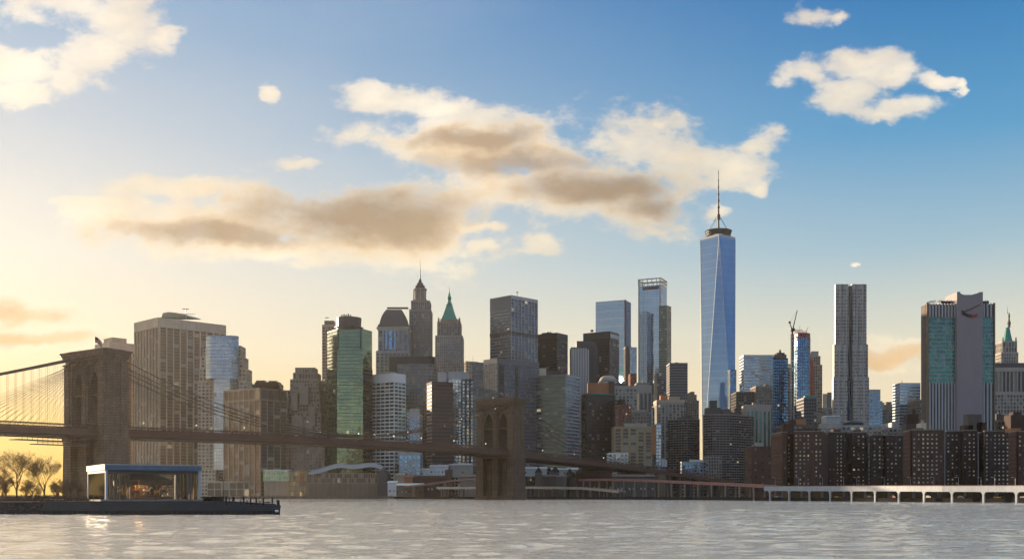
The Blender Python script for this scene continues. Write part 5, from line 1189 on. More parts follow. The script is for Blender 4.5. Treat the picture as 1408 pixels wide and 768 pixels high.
words = ['leftmost small bare tree cut by the left frame edge', 'bare tree filling the gap behind the broad one', 'low bare tree between the broad and the narrow tree', 'small bare tree right of the narrow tree', 'small bare tree against the left side of the bridge tower foot', 'low bare tree against the bridge tower foot, beside the glass pavilion', 'twiggy bush under the right side of the broad tree', 'twiggy bush right of the narrow tree trunk', 'twiggy bush at the far left by the rock bank', 'lowest twiggy bush between the two larger tree trunks', 'twiggy bush halfway between the narrow tree and the pavilion']
for (px_, D_, s_), w_ in zip(lefts, words): place_tree(t3, (wx(px_, D_), D_, 2.2), rnd.uniform(0, 6), s_, w_, 'bare trees on the left bank')
rv = []
for (px_, D_, s_, t_) in ((1150, 705, .72, 'bare tree at the left end of the row before the second brick block'), (1164, 700, .85, 'rounded bare tree before the right part of the second brick block'), (1183, 705, 1.0, 'largest rounded bare tree, before the gap between two dark brick blocks'), (1197, 700, .9, 'bare tree before the left edge of the third brick block'),
    (1212, 705, .8, 'bare tree in front of the third brick block'), (1229, 690, .75, 'bare tree left of the red-flanked brick block'), (1305, 680, .6, 'bare tree before the dark brick block under the emblem tower'), (1326, 680, .55, 'second bare tree under the emblem tower, right of the first'), (1352, 660, .6, 'bare tree before the dark brick block second from the right edge'),
    (1040, 800, .9, 'bare tree at the foot of the plain dark red brick block'), (1055, 790, .8, 'bare tree just left of the leftmost brick tower block'), (1024, 830, .85, 'bare tree before the lower right corner of the widest slab'), (1008, 850, .8, 'bare tree before the middle of the widest slab'), (990, 860, .75, 'bare tree before the low white gridded building'),
    (972, 870, .8, 'bare tree right of the mottled blue and white building'), (955, 880, .7, 'bare tree before the mottled blue and white building'), (935, 900, .7, 'bare tree right of the white tent-like hall'), (452, 1105, .9, 'tree above the left end of the wavy-roofed hall'), (462, 1112, 1.1, 'taller tree against the foot of the green glass tower')):
    place_tree(t3, (wx(px_, D_), D_, GZ), px_ * .7, s_, t_, 'bare trees along the far bank')

# ================================================================ far bank, left part
b = B('market_building', 'long low hall with wavy pale metal roof and glazed front on the far bank', 'hall', 475, 1092)
D_ = 1092; f = MB(); n = 26; vs = []
for i in range(n + 1):
    t = i / n; x = 424 + (526 - 424) * t; y = 650.5 - 8.5 * min(1, t * 2.2) + 1.3 * math.sin(t * 13) + (0 if t < .9 else (t - .9) * 25)
    vs += [xyz(x, y, D_), xyz(x, y + 1.2, D_), xyz(x, y - 4, D_ + 30), xyz(x, y - 5.2, D_ + 30)]
fs = []
for i in range(n):
    a = i * 4; c = a + 4; fs += [(a + 1, c + 1, c, a), (a, c, c + 3, a + 3), (a + 1, a + 2, c + 2, c + 1)]
f.mesh(vs, fs); f.build('wavy_roof', M['greylt'], b.root)
ff, gg = MB(), MB(); facade(ff, gg, (wx(422, 1096), 1096), (wx(519, 1096), 1096), wz(664, 1096), wz(650, 1096), S(2.4, .35, .4, 5, .3, .2, .6, .5, 'tan', 'lit')); ff.build('glass_front', M['tan'], b.root); gg.build('glazing', G['warm'], b.root)
f = MB(); f.box(wx(421, 1094), wx(520, 1094), 1094, 1122, GZ, wz(664, 1094)); f.build('base_storey', M['brownpier'], b.root)
for k in range(15): f = MB(); f.tube((wx(424 + k * 6.8, 1090), 1090, GZ), (wx(424 + k * 6.8, 1090), 1090, wz(664, 1090)), .3, None, 5); f.build('column', M['stone'], b.root)
f = MB(); v = [xyz(519, 683, 1085), xyz(533, 683, 1085), xyz(533, 651, 1085), xyz(526, 643, 1085), xyz(519, 650, 1085)]; f.mesh(v + [p + Vector((0, 30, 0)) for p in v], [tuple(range(4, -1, -1)), tuple(range(5, 10))] + [(i, (i + 1) % 5, 5 + (i + 1) % 5, 5 + i) for i in range(5)]); f.build('gable_end', M['dark'], b.root)
b = B('glass_pavilion', 'pale green glazed pavilion with white posts left of the orange-lit one on the far bank', 'pavilion', 380, 1100)
b.tier((362, None, 397), 645, S(2.6, .3, .3, 5.2, .5, .3, 1.2, 0, 'white', 'green'), dd=18, ybot=661); b.box('base_storey', 363, 397, 661, 684, 'tan', 1101, 14)
b = B('market_building', 'brown timber pavilion with orange-lit bays on the far bank', 'pavilion', 410, 1098)
b.tier((397, None, 424), 646, S(2.2, .4, .3, 5, .6, .3, 1.2, 0, 'brownpier', 'lit'), dd=18); b.box('lit_sign_bay', 413, 417.5, 650, 663, 'orange', 1096, 1.5)
b = B('low_building', 'hazy tan ferry shed with an arched roof at the left of the far bank', 'building', 350, 1120)
b.tier((285, None, 366), 661, S(8, 1, .4, 8, .8, .3, 1.6, 0, 'tanlight', 'warm'), dd=22); 
f = MB(); v = [xyz(332 + i * 3, 661 - 6.5 * math.sin(math.pi * i / 10), 1118) for i in range(11)]; f.mesh(v + [p + Vector((0, 22, 0)) for p in v], [(i, i + 1, 12 + i, 11 + i) for i in range(10)] + [tuple(range(11))]); f.build('arched_roof', M['stone'], b.root)
b = B('low_building', 'small cream three-storey building at the foot of the stone-shouldered tower', 'building', 290, 1140)
b.tier((272, None, 296), 645, S(4, 1.2, .4, 3.8, 1.6, .3, 1, 0, 'cream', 'warm'), dd=12)
b = B('low_building', 'wide low tan building under the broad ribbed tower, seen behind the glass pavilion', 'building', 230, 1170)
b.tier((150, None, 280), 640, S(5, 1.6, .4, 4, 1.6, .3, 1.5, 0, 'tan', 'warm'), dd=16)
# promenade wall
q = thing('river_promenade', 'long brown pier platform along the far bank below the wavy-roofed hall', 'pier', (wx(430, 1070), 1070, 0))
f = MB(); f.box(wx(300, 1085), wx(541, 1062), 1062, 1092, -1.5, 2.5); f.build('platform', M['brownpier'], q)
for k in range(40):
    x = wx(300, 1085) + (wx(541, 1062) - wx(300, 1085)) * (k + .5) / 40; f = MB(); f.tube((x, 1061.6, -1.5), (x, 1061.6, 2.9), .3, None, 5); f.build('pile', M['stonedk'], q)
f = MB(); x0_, x1_ = wx(300, 1085), wx(541, 1062); f.tube((x0_, 1062.4, 3.5), (x1_, 1062.4, 3.5), .07, None, 3); k = x0_
while k < x1_: f.tube((k, 1062.4, 2.5), (k, 1062.4, 3.5), .05, None, 3); k += 3
f.build('railing', M['steel'], q)
# region between the hall and the right tower
def shed(name, label, xl, xr, yt, D, mat, yb=683, dd=12, roofmat=None, slope=2.0):
    t = thing(name, label, 'building', (wx((xl + xr) / 2, D), D, GZ)); f = MB(); f.box(wx(xl, D), wx(xr, D), D, D + dd, max(GZ, wz(yb, D)), wz(yt, D)); f.build('wall', M[mat], t)
    f = MB(); v = [(wx(xl, D) - .6, D - .8, wz(yt, D)), (wx(xr, D) + .6, D - .8, wz(yt, D)), (wx(xr, D) + .6, D + dd + .5, wz(yt, D) + slope), (wx(xl, D) - .6, D + dd + .5, wz(yt, D) + slope)]
    f.mesh(v + [(a, c, z + .4) for a, c, z in v], [(3, 2, 1, 0), (4, 5, 6, 7), (0, 1, 5, 4), (1, 2, 6, 5), (2, 3, 7, 6), (3, 0, 4, 7)]); f.build('roof', M[roofmat or mat], t)
    for k in range(max(1, int((xr - xl) / 5))):
        c = wx(xl + (k + .5) * (xr - xl) / max(1, int((xr - xl) / 5)), D); f = MB(); hh = (wz(yt, D) - max(GZ, wz(yb, D))); z0 = max(GZ, wz(yb, D)) + hh * .35; f.box(c - .7, c + .7, D - .08, D + .1, z0, z0 + min(1.8, hh * .4)); f.build('window', panewhite if k % 3 else M['dark'], t)
    return t
shed('white_shed', 'white box-like shed right of the dark gable of the wavy-roofed hall', 533, 545, 663.5, 1070, 'white')
shed('long_shed', 'long white-roofed open market shed on the far bank, left of the ramp', 545, 581, 667, 1055, 'brownpier', roofmat='white')
shed('warehouse', 'dark flat warehouse behind the long white-roofed shed', 546, 578, 641, 1120, 'black')
shed('warehouse', 'white-roofed warehouse left of the pair below the bridge deck', 577, 590, 646, 1110, 'white', 655)
shed('warehouse', 'white stepped warehouse directly below the bridge deck left of the right tower', 591, 616, 641, 1120, 'white', 654)
shed('warehouse', 'largest pale green-white warehouse touching the right bridge tower', 618, 660, 639, 1130, 'stonelt', 656, roofmat='white')
shed('brick_house', 'small dark red house with a pointed chimney before the pale warehouses', 612, 621, 648, 1085, 'maroon')
shed('brick_house', 'row of red-brown houses above the ramp left of the right bridge tower', 566, 612, 656, 1090, 'brick')
shed('brick_house', 'salmon house left of the red-brown row', 543, 556, 653, 1090, 'tan'); shed('brick_house', 'tan gabled house right of the salmon one', 556, 567, 656, 1088, 'orange')
shed('warehouse', 'tan warehouse low behind the ramp, beside the right bridge tower', 632, 660, 655, 1095, 'stone')
shed('brick_house', 'grey house with a tall roof right of the right bridge tower', 745, 765, 655, 1050, 'stonedk'); shed('warehouse', 'pale warehouse just right of the right bridge tower below the deck', 720, 752, 644, 1110, 'greylt', 654, roofmat='white')
shed('warehouse', 'pale warehouse between the dark gables right of the bridge tower', 758, 795, 645, 1115, 'stonelt', 655, roofmat='white'); shed('brick_house', 'long grey house with a white band, right of the right bridge tower', 765, 785, 655, 1060, 'concrete')
for xl, xr, yt, D_, lab in ((736, 745, 641, 1045, 'black pointed gable roof right of the right bridge tower'), (758, 769, 640, 1065, 'black hipped roof block between two pale warehouses'), (779, 788, 643, 1060, 'grey pointed roof left of the red pier building'), (785, 793, 648, 1040, 'dark lean-to roof touching the red pier building')):
    t = thing('gabled_house', lab, 'house', (wx((xl + xr) / 2, D_), D_, GZ)); f = MB(); x0_, x1_ = wx(xl, D_), wx(xr, D_); zz = wz(yt + 8, D_); f.box(x0_, x1_, D_, D_ + 9, GZ, zz); f.build('wall', M['stonedk'], t)
    f = MB(); m_ = (x0_ + x1_) / 2; f.mesh([(x0_ - .5, D_ - .4, zz), (x1_ + .5, D_ - .4, zz), (m_, D_ - .4, wz(yt, D_)), (x0_ - .5, D_ + 9.4, zz), (x1_ + .5, D_ + 9.4, zz), (m_, D_ + 9.4, wz(yt, D_))], [(0, 1, 2), (5, 4, 3), (1, 4, 5, 2), (0, 2, 5, 3), (0, 3, 4, 1)]); f.build('roof', M['black'], t)
t = shed('pier_building', 'dark red brick building with lit windows behind the pink ramp', 793, 842, 650, 1010, 'brick'); 
shed('low_building', 'dark long shed under the bridge approach', 842, 900, 655, 1000, 'stonedk')
# ---------------- elevated road
def road(name, label, path, z_th, mat, width=9.0, posts=16, postmat='concrete', pw=.7, deckmat='concrete', parapet=1.0, haunch=False, back=False):
    """path: [(photo column, depth, deck height)...] left to right"""
    P = [Vector((wx(a, d), d, z)) for a, d, z in path]; t = thing(name, label, 'elevated road', (P[0].x, P[0].y, 0))
    def off(i, k):
        a = P[max(0, i - 1)]; c = P[min(len(P) - 1, i + 1)]; e = (c - a); e.z = 0; e.normalize(); return Vector((-e.y, e.x, 0)) * k
    def rib(nm, k0, k1, z0, z1, mt):
        m = MB(); vs = []
        for i, p in enumerate(P):
            for kk, zz in ((k0, z0), (k1, z0), (k1, z1), (k0, z1)): vs.append(p + off(i, kk) + Vector((0, 0, zz)))
        fs = [(3, 2, 1, 0), tuple(len(vs) - 4 + k for k in range(4))]
        for i in range(len(P) - 1):
            a = i * 4
            for k in range(4): fs.append((a + k, a + (k + 1) % 4, a + 4 + (k + 1) % 4, a + 4 + k))
        m.mesh(vs, fs); return m.build(nm, mt, t)
    rib('deck', .3, width, -z_th + .2, -parapet, M[deckmat]); rib('fascia', 0, .35, -z_th, -.25, M[mat]); rib('fascia', width - .05, width + .3, -z_th, -.25, M[mat]); rib('parapet_rail', -.05, .15, -.2, .1, M['pinkroad'])
    # posts
    tot = 0; nxt = posts * .3; k = 0
    for i in range(len(P) - 1):
        a, c = P[i], P[i + 1]; L = (c - a).length; e = (c - a).normalized()
        while nxt < tot + L:
            p = a.lerp(c, (nxt - tot) / L); nn = Vector((-e.y, e.x, 0)); eh = Vector((e.x, e.y, 0)).normalized()
            for kk in (.5, width - .8):
                m = MB(); zt = p.z - z_th + .05; q_ = p + nn * kk; m.obox((q_.x, q_.y, (zt - 1) / 2), eh, nn, (0, 0, 1), pw, .45, (zt + 1) / 2)
                pst = m.build('post', M[postmat], t)
                if haunch and kk < 1:
                    for sg in (-1, 1):
                        v = []
                        for yy in (-.44, .44):
                            for (ex, ez) in ((sg * pw, zt), (sg * (pw + 1.5), zt), (sg * (pw + .5), zt - .45), (sg * pw, zt - 1.5)): v.append(Vector((q_.x, q_.y, ez)) + eh * ex + nn * yy)
                        m = MB(); m.mesh(v, [(0, 1, 2, 3), (7, 6, 5, 4), (1, 5, 6, 2), (2, 6, 7, 3)]); m.build('haunch', M[postmat], t)
            nxt += posts; k += 1
        tot += L
    if back:
        m = MB()
        for i in range(len(P) - 1):
            a, c = P[i] + off(i, width + 3), P[i + 1] + off(i + 1, width + 3); m.face([(a.x, a.y, GZ), (c.x, c.y, GZ), (c.x, c.y, a.z - 3.4), (a.x, a.y, a.z - 3.4)])
        m.build('back_wall', M['black'], t)
    return t, P
bluewhite = wall('blue_white_fascia', (.44, .49, .55), .6, .14, .3, .3); M['bluewhite'] = bluewhite
wp = [(1050.5, 692, 9.3), (1088, 668, 9.2), (1127, 645, 9.0), (1166, 622, 8.9), (1208, 600, 8.8), (1250, 578, 8.6), (1295, 557, 8.4), (1340, 540, 8.3), (1384, 524, 8.2), (1440, 504, 8.1), (1500, 488, 8.0)]
road('elevated_highway', 'white-fronted elevated riverside highway with rounded openings at the right', wp, 3.1, 'bluewhite', 11, 18.5, 'bluewhite', .55, haunch=True, back=True)
pp = [(795, 968, 17.8), (820, 950, 17.9), (845, 925, 17.4), (880, 878, 16.3), (915, 838, 15.0), (950, 800, 13.6), (985, 762, 12.4), (1020, 725, 11.2), (1050, 694, 10.2)]
road('ramp_road', 'pinkish elevated ramp road running down from behind the red building to the white highway', pp, 2.0, 'pinkroad', 9, 21, 'stone', .65)
lp = [(718, 985, 11.6), (760, 962, 11.2), (800, 938, 10.6), (822, 925, 9.4), (850, 905, 7.6)]
road('elevated_road', 'cream low road deck just right of the right bridge tower', lp, 2.3, 'cream', 8, 15, 'brownpier', .5)
lp = [(556, 1050, 12.2), (585, 1040, 14.4), (615, 1030, 17.2), (640, 1020, 18.8), (660, 1010, 19.4)]
road('ramp_road', 'thin pink-brown ramp rising towards the right bridge tower from its left', lp, 1.6, 'pinkroad', 8, 34, 'brownpier', 1.4)
lp = [(600, 1020, 11.5), (632, 1000, 11.2), (660, 985, 11.4)]
road('elevated_road', 'cream road deck below the rising ramp left of the right bridge tower', lp, 2.2, 'cream', 8, 22, 'brownpier', .6)
# cars on and below the roads
def car(label, loc, ang, col, group):
    t = thing('parked_car', label, 'car', loc, group); t.rotation_euler = (0, 0, ang)
    m = MB(); m.prism([(-2.2, -.9), (2.2, -.9), (2.2, .9), (-2.2, .9)], .35, .85, True, True, 0, [(-2.15, -.88), (2.15, -.88), (2.15, .88), (-2.15, .88)]); m.prism([(-2.15, -.86), (2.15, -.86), (2.15, .86), (-2.15, .86)], .85, .95); o = m.build('body', col); o.parent = t
    m = MB(); m.prism([(-1.5, -.82), (1.2, -.82), (1.2, .82), (-1.5, .82)], .95, 1.5, True, False, 0, [(-1.0, -.7), (.6, -.7), (.6, .7), (-1.0, .7)]); o = m.build('cabin', M['black']); o.parent = t
    for sx in (-1.35, 1.35):
        for sy in (-.85, .85): m = MB(); m.tube((sx, sy - .1, .34), (sx, sy + .1, .34), .34, None, 10); o = m.build('wheel', M['black']); o.parent = t
cc_ = [('white', plain('car_white', (.7, .7, .7), .3)), ('silver', plain('car_silver', (.4, .41, .43), .3)), ('dark blue', plain('car_blue', (.03, .05, .12), .3)), ('red', plain('car_red', (.3, .02, .02), .3)), ('yellow', plain('car_yellow', (.6, .35, .03), .3))]
W_ = [Vector((wx(a, d), d, z)) for a, d, z in wp]
for k in range(9):
    a, c = W_[k], W_[k + 1]; e = (c - a).normalized(); nn = Vector((-e.y, e.x, 0)); p = a.lerp(c, .3 + .07 * (k % 4)) + nn * (4.5 + (k % 2)); nm, cm = cc_[(k * 2) % 5]
    car(f'{nm} car in opening number {k + 1} from the left under the white-fronted highway' if False else f"{nm} car parked in the {['first', 'second', 'third', 'fourth', 'fifth', 'sixth', 'seventh', 'eighth', 'ninth'][k]} opening from the left under the white highway", (p.x, p.y, GZ), math.atan2(e.y, e.x), cm, 'cars under the riverside highway')

# ================================================================ near pier and pavilion
PZ = 2.45
q = thing('timber_pier', 'dark stepped timber pier edge in the left foreground with black pilings', 'pier', (wx(200, 200), 200, 0))
wood = wall('wet_dark_timber', (.04, .047, .06), .6, .3, .4, .2); woodk = wall('black_timber', (.016, .017, .02), .7, .3)
x0_, xm_, x1_ = wx(52, 200), wx(309, 200), wx(385, 200)
for nm, y0, za, zb, xa, xb in (('lower_wall', 200.0, -1.5, .75, x0_, x1_), ('step', 201.0, .6, 1.25, x0_, x1_ - .15), ('step', 202.0, 1.2, 1.75, x0_, x1_ - .3), ('step', 203.0, 1.7, 2.1, x0_, xm_ + 3), ('deck', 204.0, 2.0, PZ, x0_, xm_)):
    f = MB(); xe = xb - (3.8 if xb > -50 else 0) * 1.0; f.prism([(xa, y0), (xb, y0), (xe, 216), (xa, 216)], za, zb, True, True); f.build(nm, woodk if nm == 'lower_wall' else wood, q)
f = MB(); f.mesh([(xm_, 204, 2.0), (x1_ - 1.6, 204, 1.74), (x1_ - 4, 215, 1.74), (xm_, 215, 2.0), (xm_, 204, PZ), (x1_ - 1.6, 204, 1.95), (x1_ - 4, 215, 1.95), (xm_, 215, PZ)], [(3, 2, 1, 0), (4, 5, 6, 7), (0, 1, 5, 4), (1, 2, 6, 5), (2, 3, 7, 6)]); f.build('sloping_deck', wood, q)
rnd = random.Random(3)
for k in range(46):
    x = x0_ + (x1_ - x0_) * (k + .5) / 46; f = MB(); f.box(x - .12, x + .12, 199.85, 200.0, -1.4, .7); f.build('fender_post', woodk, q)
for k, px_ in enumerate((54, 90, 130, 170, 215, 262, 305)):
    x = wx(px_, 204); f = MB(); f.tube((x, 203.6, PZ), (x, 203.6, PZ + .95), .05, None, 5); f.build('railing_post', woodk, q)
pil = [(311, 682, .22), (315, 684, .13), (321, 682.5, .3), (331, 686, .1), (335, 682, .18), (340, 687, .1), (345, 683.5, .17), (352, 683.5, .2), (357, 688, .1), (362.5, 684, .17), (368, 689, .1), (374.5, 683.5, .18), (382, 687, .3), (384, 690, .12)]
for k, (px_, y_, r_) in enumerate(pil):
    D_ = 203 + (k % 3) * 2.5; o = thing('mooring_pile', f"{['thick', 'thin', 'stout', 'short thin'][k % 4]} black timber pile, {['first', 'second', 'third', 'fourth', 'fifth', 'sixth', 'seventh', 'eighth', 'ninth', 'tenth', 'eleventh', 'twelfth', 'thirteenth', 'last'][k]} from the left on the pier tip", 'pile', (wx(px_, D_), D_, 1.8), 'timber piles on the pier tip')
    f = MB(); f.tube((wx(px_, D_), D_, -1), (wx(px_, D_) + rnd.uniform(-.05, .05), D_, wz(y_, D_)), r_, r_ * .9, 7); f.build('post', woodk, o)
    f = MB(); f.lathe(wx(px_, D_), D_, [(r_ * 1.1, wz(y_, D_) - .12), (r_ * 1.1, wz(y_, D_) + .03), (r_ * .4, wz(y_, D_) + .1)], 7); f.build('pile_cap', wood, o)
for k, px_ in enumerate((379.5, 381.5)):
    o = thing('mooring_buoy', ['left', 'right'][k] + ' one of two small white floats hanging under the pier tip', 'float', (wx(px_, 199.6), 199.6, .7)); f = MB(); f.lathe(wx(px_, 199.6), 199.6, [(.05, .45), (.2, .55), (.22, .7), (.15, .85), (.04, .92)], 8); f.build('float_body', M['white'], o)
lampp = thing('street_lamp', 'tall thin black lamp pole on the pier right of the glass pavilion', 'lamp', (wx(307, 207), 207, PZ)); f = MB(); f.tube((wx(307, 207), 207, PZ), (wx(307, 207), 207, wz(660, 207)), .09, .05, 6); f.build('pole', woodk, lampp); f = MB(); f.box(wx(307, 207) - .25, wx(307, 207) + .25, 206.8, 207.2, wz(660, 207), wz(659.2, 207)); f.build('lamp_head', woodk, lampp)
hedge = MB(); rnd = random.Random(12)
for k in range(1500):
    x = rnd.uniform(wx(279, 208), wx(306, 208)); y = rnd.uniform(207.5, 209.5); z = PZ + rnd.uniform(0, .85); a = rnd.uniform(0, 6.28); s_ = rnd.uniform(.06, .13)
    v = Vector((math.cos(a), math.sin(a), rnd.uniform(-.5, .5))) * s_; w2 = Vector((rnd.uniform(-1, 1), rnd.uniform(-1, 1), 1)).normalized() * s_; c = Vector((x, y, z)); hedge.face([c - v, c + w2, c + v, c - w2])
hd = hedge.build('hedge', wall('dark_hedge_leaf', (.02, .022, .015), .9), None, origin=(wx(292, 208), 208, PZ)); props(hd, 'low black hedge on the pier beside the glass pavilion', 'hedge')
# bank behind and left of the pier
bk = MB(); bk.prism([(-260, 236), (-140, 205), (x0_ + 1, 205), (xm_, 216.5), (wx(372, 216.5), 216.5), (wx(300, 235), 235), (-90, 330), (-420, 380)], -2, 2.3); props(bk.build('bank', wall('bank_soil', (.07, .055, .04), .95, .35, .3)), kind='structure')
grs = MB(); rnd = random.Random(77)
for k in range(5200):
    px_ = rnd.uniform(-10, 122); D_ = rnd.uniform(208, 250); c = Vector((wx(px_, D_), D_, 2.3)); h = rnd.uniform(.15, .9) * (1 if rnd.random() < .8 else 1.8); a = rnd.uniform(0, 3.1); v = Vector((math.cos(a), math.sin(a), 0)) * .05
    tip = c + Vector((rnd.uniform(-.3, .3), rnd.uniform(-.3, .3), h)); grs.face([c - v, c + v, tip + v * .4, tip - v * .4])
props(grs.build('undergrowth', wall('dry_undergrowth', (.10, .062, .04), .95, .4, .6)), kind='stuff')
rock = MB(); rnd = random.Random(8)
for k in range(560):
    px_ = rnd.uniform(-14, 56); D_ = 199.3 + rnd.uniform(0, 5.5) ; z = max(-.3, (D_ - 199.5) * .36 - .1 + rnd.uniform(-.2, .25)); r_ = rnd.uniform(.2, .5); c = Vector((wx(px_, D_), D_, z))
    v = []
    for (i, j, l) in ((-1, -1, -1), (1, -1, -1), (1, 1, -1), (-1, 1, -1), (-1, -1, 1), (1, -1, 1), (1, 1, 1), (-1, 1, 1)): v.append(c + Vector((i * r_ * rnd.uniform(.5, 1.1), j * r_ * rnd.uniform(.5, 1.1), l * r_ * rnd.uniform(.4, .8))))
    rock.mesh(v, [(0, 1, 5, 4), (1, 2, 6, 5), (2, 3, 7, 6), (3, 0, 4, 7), (4, 5, 6, 7)])
props(rock.build('riprap', wall('wet_rock', (.05, .042, .042), .8, .5, .8)), kind='stuff')
q2 = thing('retaining_wall', 'low pale-topped concrete wall along the left bank behind the rocks', 'wall', (-100, 206, 0)); f = MB(); f.box(-150, wx(52, 205), 205, 205.7, -1, 2.25); f.build('wall', M['stonedk'], q2); f = MB(); f.box(-150, wx(52, 205), 204.9, 205.8, 2.25, 2.45); f.build('coping', M['stone'], q2)
for k, (xa, xb) in enumerate(((61, 76), (78, 88), (100, 116))):
    o = thing('park_bench', ['pale stone bench on the left bank under the narrow bare tree', 'short pale bench right of the first stone bench', 'dark low bench left of the glass pavilion'][k], 'bench', (wx(xa, 212), 212, 2.3)); f = MB(); f.box(wx(xa, 212), wx(xb, 212), 212, 212.5, 2.7, 2.85); f.build('seat', M['stonelt' if k < 2 else 'stonedk'], o)
    for xx in (xa + 1, xb - 1): f = MB(); f.box(wx(xx, 212) - .1, wx(xx, 212) + .1, 212.05, 212.45, 2.3, 2.7); f.build('leg', M['stone'], o)
# glass pavilion
frame = wall('pale_blue_steel', (.42, .5, .58), .4, .08, .5, .1); fascia = wall('blue_fascia_panel', (.08, .15, .24), .4, .35, .9, .2, .3)
pav = thing('glass_pavilion', 'square glass pavilion with pale steel corner columns and blue roof edge, on the pier', 'pavilion', (wx(200, 206), 206, PZ))
PHI = math.radians(31); PC = Vector((wx(145.5, 206.5), 206.5)); xa, ya = PC.x, PC.y; xb, yb = xa + 17.9, ya + 18.6; pav.location = (PC.x, PC.y, PZ); pav.rotation_euler = (0, 0, PHI); zr = wz(638.5, 206.5); zf = wz(645.5, 206.5)
xbk = xa + (wx(122, yb) - xa) * .0
f = MB(); f.box(xa - .25, xb + .1, ya - .3, yb + .3, zf + .02, zr); f.build('roof', fascia, pav)
f = MB(); f.box(xa - .3, xb + .15, ya - .35, yb + .35, zr, zr + .14); f.build('roof_edge', frame, pav)
f = MB(); f.box(xa - .1, xb, ya, yb, zf - .5, zf - .03); f.build('ceiling_beam', M['dark'], pav)
f = MB(); f.box(xa - 1.2, xb + 1, ya - 1.5, yb + 1, PZ, PZ + .3); f.build('floor_slab', M['stone'], pav)
for (x, y) in ((xa + .1, ya + .1), (xb - .3, ya + .1), (xa + .1, yb - .2), (xb - .3, yb - .2)): f = MB(); f.box(x - .2, x + .2, y - .2, y + .2, PZ + .3, zf); f.build('corner_column', frame, pav)
def acrylic():
    m = bpy.data.materials.new('clear_acrylic_panel'); m.use_nodes = True; w = NT(m.node_tree); w.n.clear(); out = w.node('ShaderNodeOutputMaterial')
    tr_ = w.node('ShaderNodeBsdfTransparent'); tr_.inputs[0].default_value = (.90, .88, .84, 1); gl = w.node('ShaderNodeBsdfGlossy'); gl.inputs['Roughness'].default_value = .06; gl.inputs['Color'].default_value = (.25, .27, .3, 1)
    df = w.node('ShaderNodeBsdfDiffuse'); df.inputs[0].default_value = (.5, .48, .45, 1)
    fr = w.node('ShaderNodeFresnel'); fr.inputs['IOR'].default_value = 1.22; geo = w.node('ShaderNodeTexCoord'); nz = w.noise(w.vmath('MULTIPLY', geo.outputs['Object'], (1, 1, .15)), 1.2, 4, .6)
    m1 = w.node('ShaderNodeMixShader'); w.put(m1.inputs[0], w.math('ADD', fr.outputs[0], w.math('MULTIPLY', nz, .08))); w.l.new(tr_.outputs[0], m1.inputs[1]); w.l.new(gl.outputs[0], m1.inputs[2])
    m2 = w.node('ShaderNodeMixShader'); w.put(m2.inputs[0], w.math('MULTIPLY', nz, .04)); w.l.new(m1.outputs[0], m2.inputs[1]); w.l.new(df.outputs[0], m2.inputs[2]); w.l.new(m2.outputs[0], out.inputs[0]); return m
ac = acrylic()
npn = 7
for side in ('front', 'left', 'back', 'right'):
    for k in range(npn):
        f = MB(); t0, t1 = k / npn, (k + 1) / npn
        if side in ('front', 'back'):
            y = ya if side == 'front' else yb - .1; a_, c_ = xa + .4 + (xb - xa - 1.0) * t0, xa + .4 + (xb - xa - 1.0) * t1; f.box(a_ + .04, c_ - .04, y, y + .08, PZ + .3, zf - .5)
        else:
            x = xa if side == 'left' else xb - .2; a_, c_ = ya + .5 + (yb - ya - 1.0) * t0, ya + .5 + (yb - ya - 1.0) * t1; f.box(x, x + .08, a_ + .04, c_ - .04, PZ + .3, zf - .5)
        f.build('glass_panel', ac, pav)
for t in (.145, .86, .90):
    x = xa + (xb - xa) * t; f = MB(); f.box(x - .09, x + .09, ya + .3, ya + .5, PZ + .3, zf - .5); f.build('mullion', frame, pav)
# folding brown shutters at both sides inside
for k in range(10):
    for x in (xa + 1.0 + k * .42, xb - 4.2 + k * .36):
        f = MB(); f.box(x - .05, x + .05, ya + 1.0 + (k % 2) * .5, ya + 1.5 + (k % 2) * .5, PZ + .3, zf - .6); f.build('folded_screen', M['brownpier'] if k % 3 else M['orange'], pav)
# carousel
lx_, ly_ = (xb - xa) * .5, (yb - ya) * .5; ccx, ccy = PC.x + lx_ * math.cos(PHI) - ly_ * math.sin(PHI), PC.y + lx_ * math.sin(PHI) + ly_ * math.cos(PHI); R_ = 5.6
car_ = thing('carousel', 'old merry-go-round with mirrored rounding boards and golden horses inside the glass pavilion', 'carousel', (ccx, ccy, PZ + .3))
gold = plain('carousel_gold', (.62, .30, .05), .4, .3, (1, .5, .12), .05); cream_ = plain('carousel_cream', (.6, .5, .32), .6, 0, (1, .7, .3), .06)  # gold and cream paint carry a faint warm glow of their own
f = MB(); f.lathe(ccx, ccy, [(R_, PZ + .35), (R_, PZ + .75), (R_ - .2, PZ + .8)], 32); f.build('platform', M['brownpier'], car_)
zb_ = PZ + 3.1
for k in range(18):                                                  # painted rounding boards
    a0, a1 = 2 * math.pi * k / 18, 2 * math.pi * (k + 1) / 18; f = MB(); v = []
    for (r, z) in ((R_, zb_), (R_ + .12, zb_), (R_ + .12, zb_ + 1.0), (R_, zb_ + 1.0)):
        for a in (a0 + .012, a1 - .012): v.append((ccx + r * math.cos(a), ccy + r * math.sin(a), z))
    f.mesh(v, [(2, 3, 5, 4), (0, 1, 3, 2), (4, 5, 7, 6), (6, 7, 1, 0), (0, 2, 4, 6), (1, 7, 5, 3)]); f.build('rounding_board', wall('painted_rounding_board', (.15, .10, .07), .5, 1.6, 2.2, 1.0, .2, 5.0), car_)
f = MB(); f.lathe(ccx, ccy, [(R_ - .1, zb_ + 1.02), (2.4, zb_ + 2.2), (.3, zb_ + 2.5)], 24); f.build('canopy', M['brownpier'], car_)
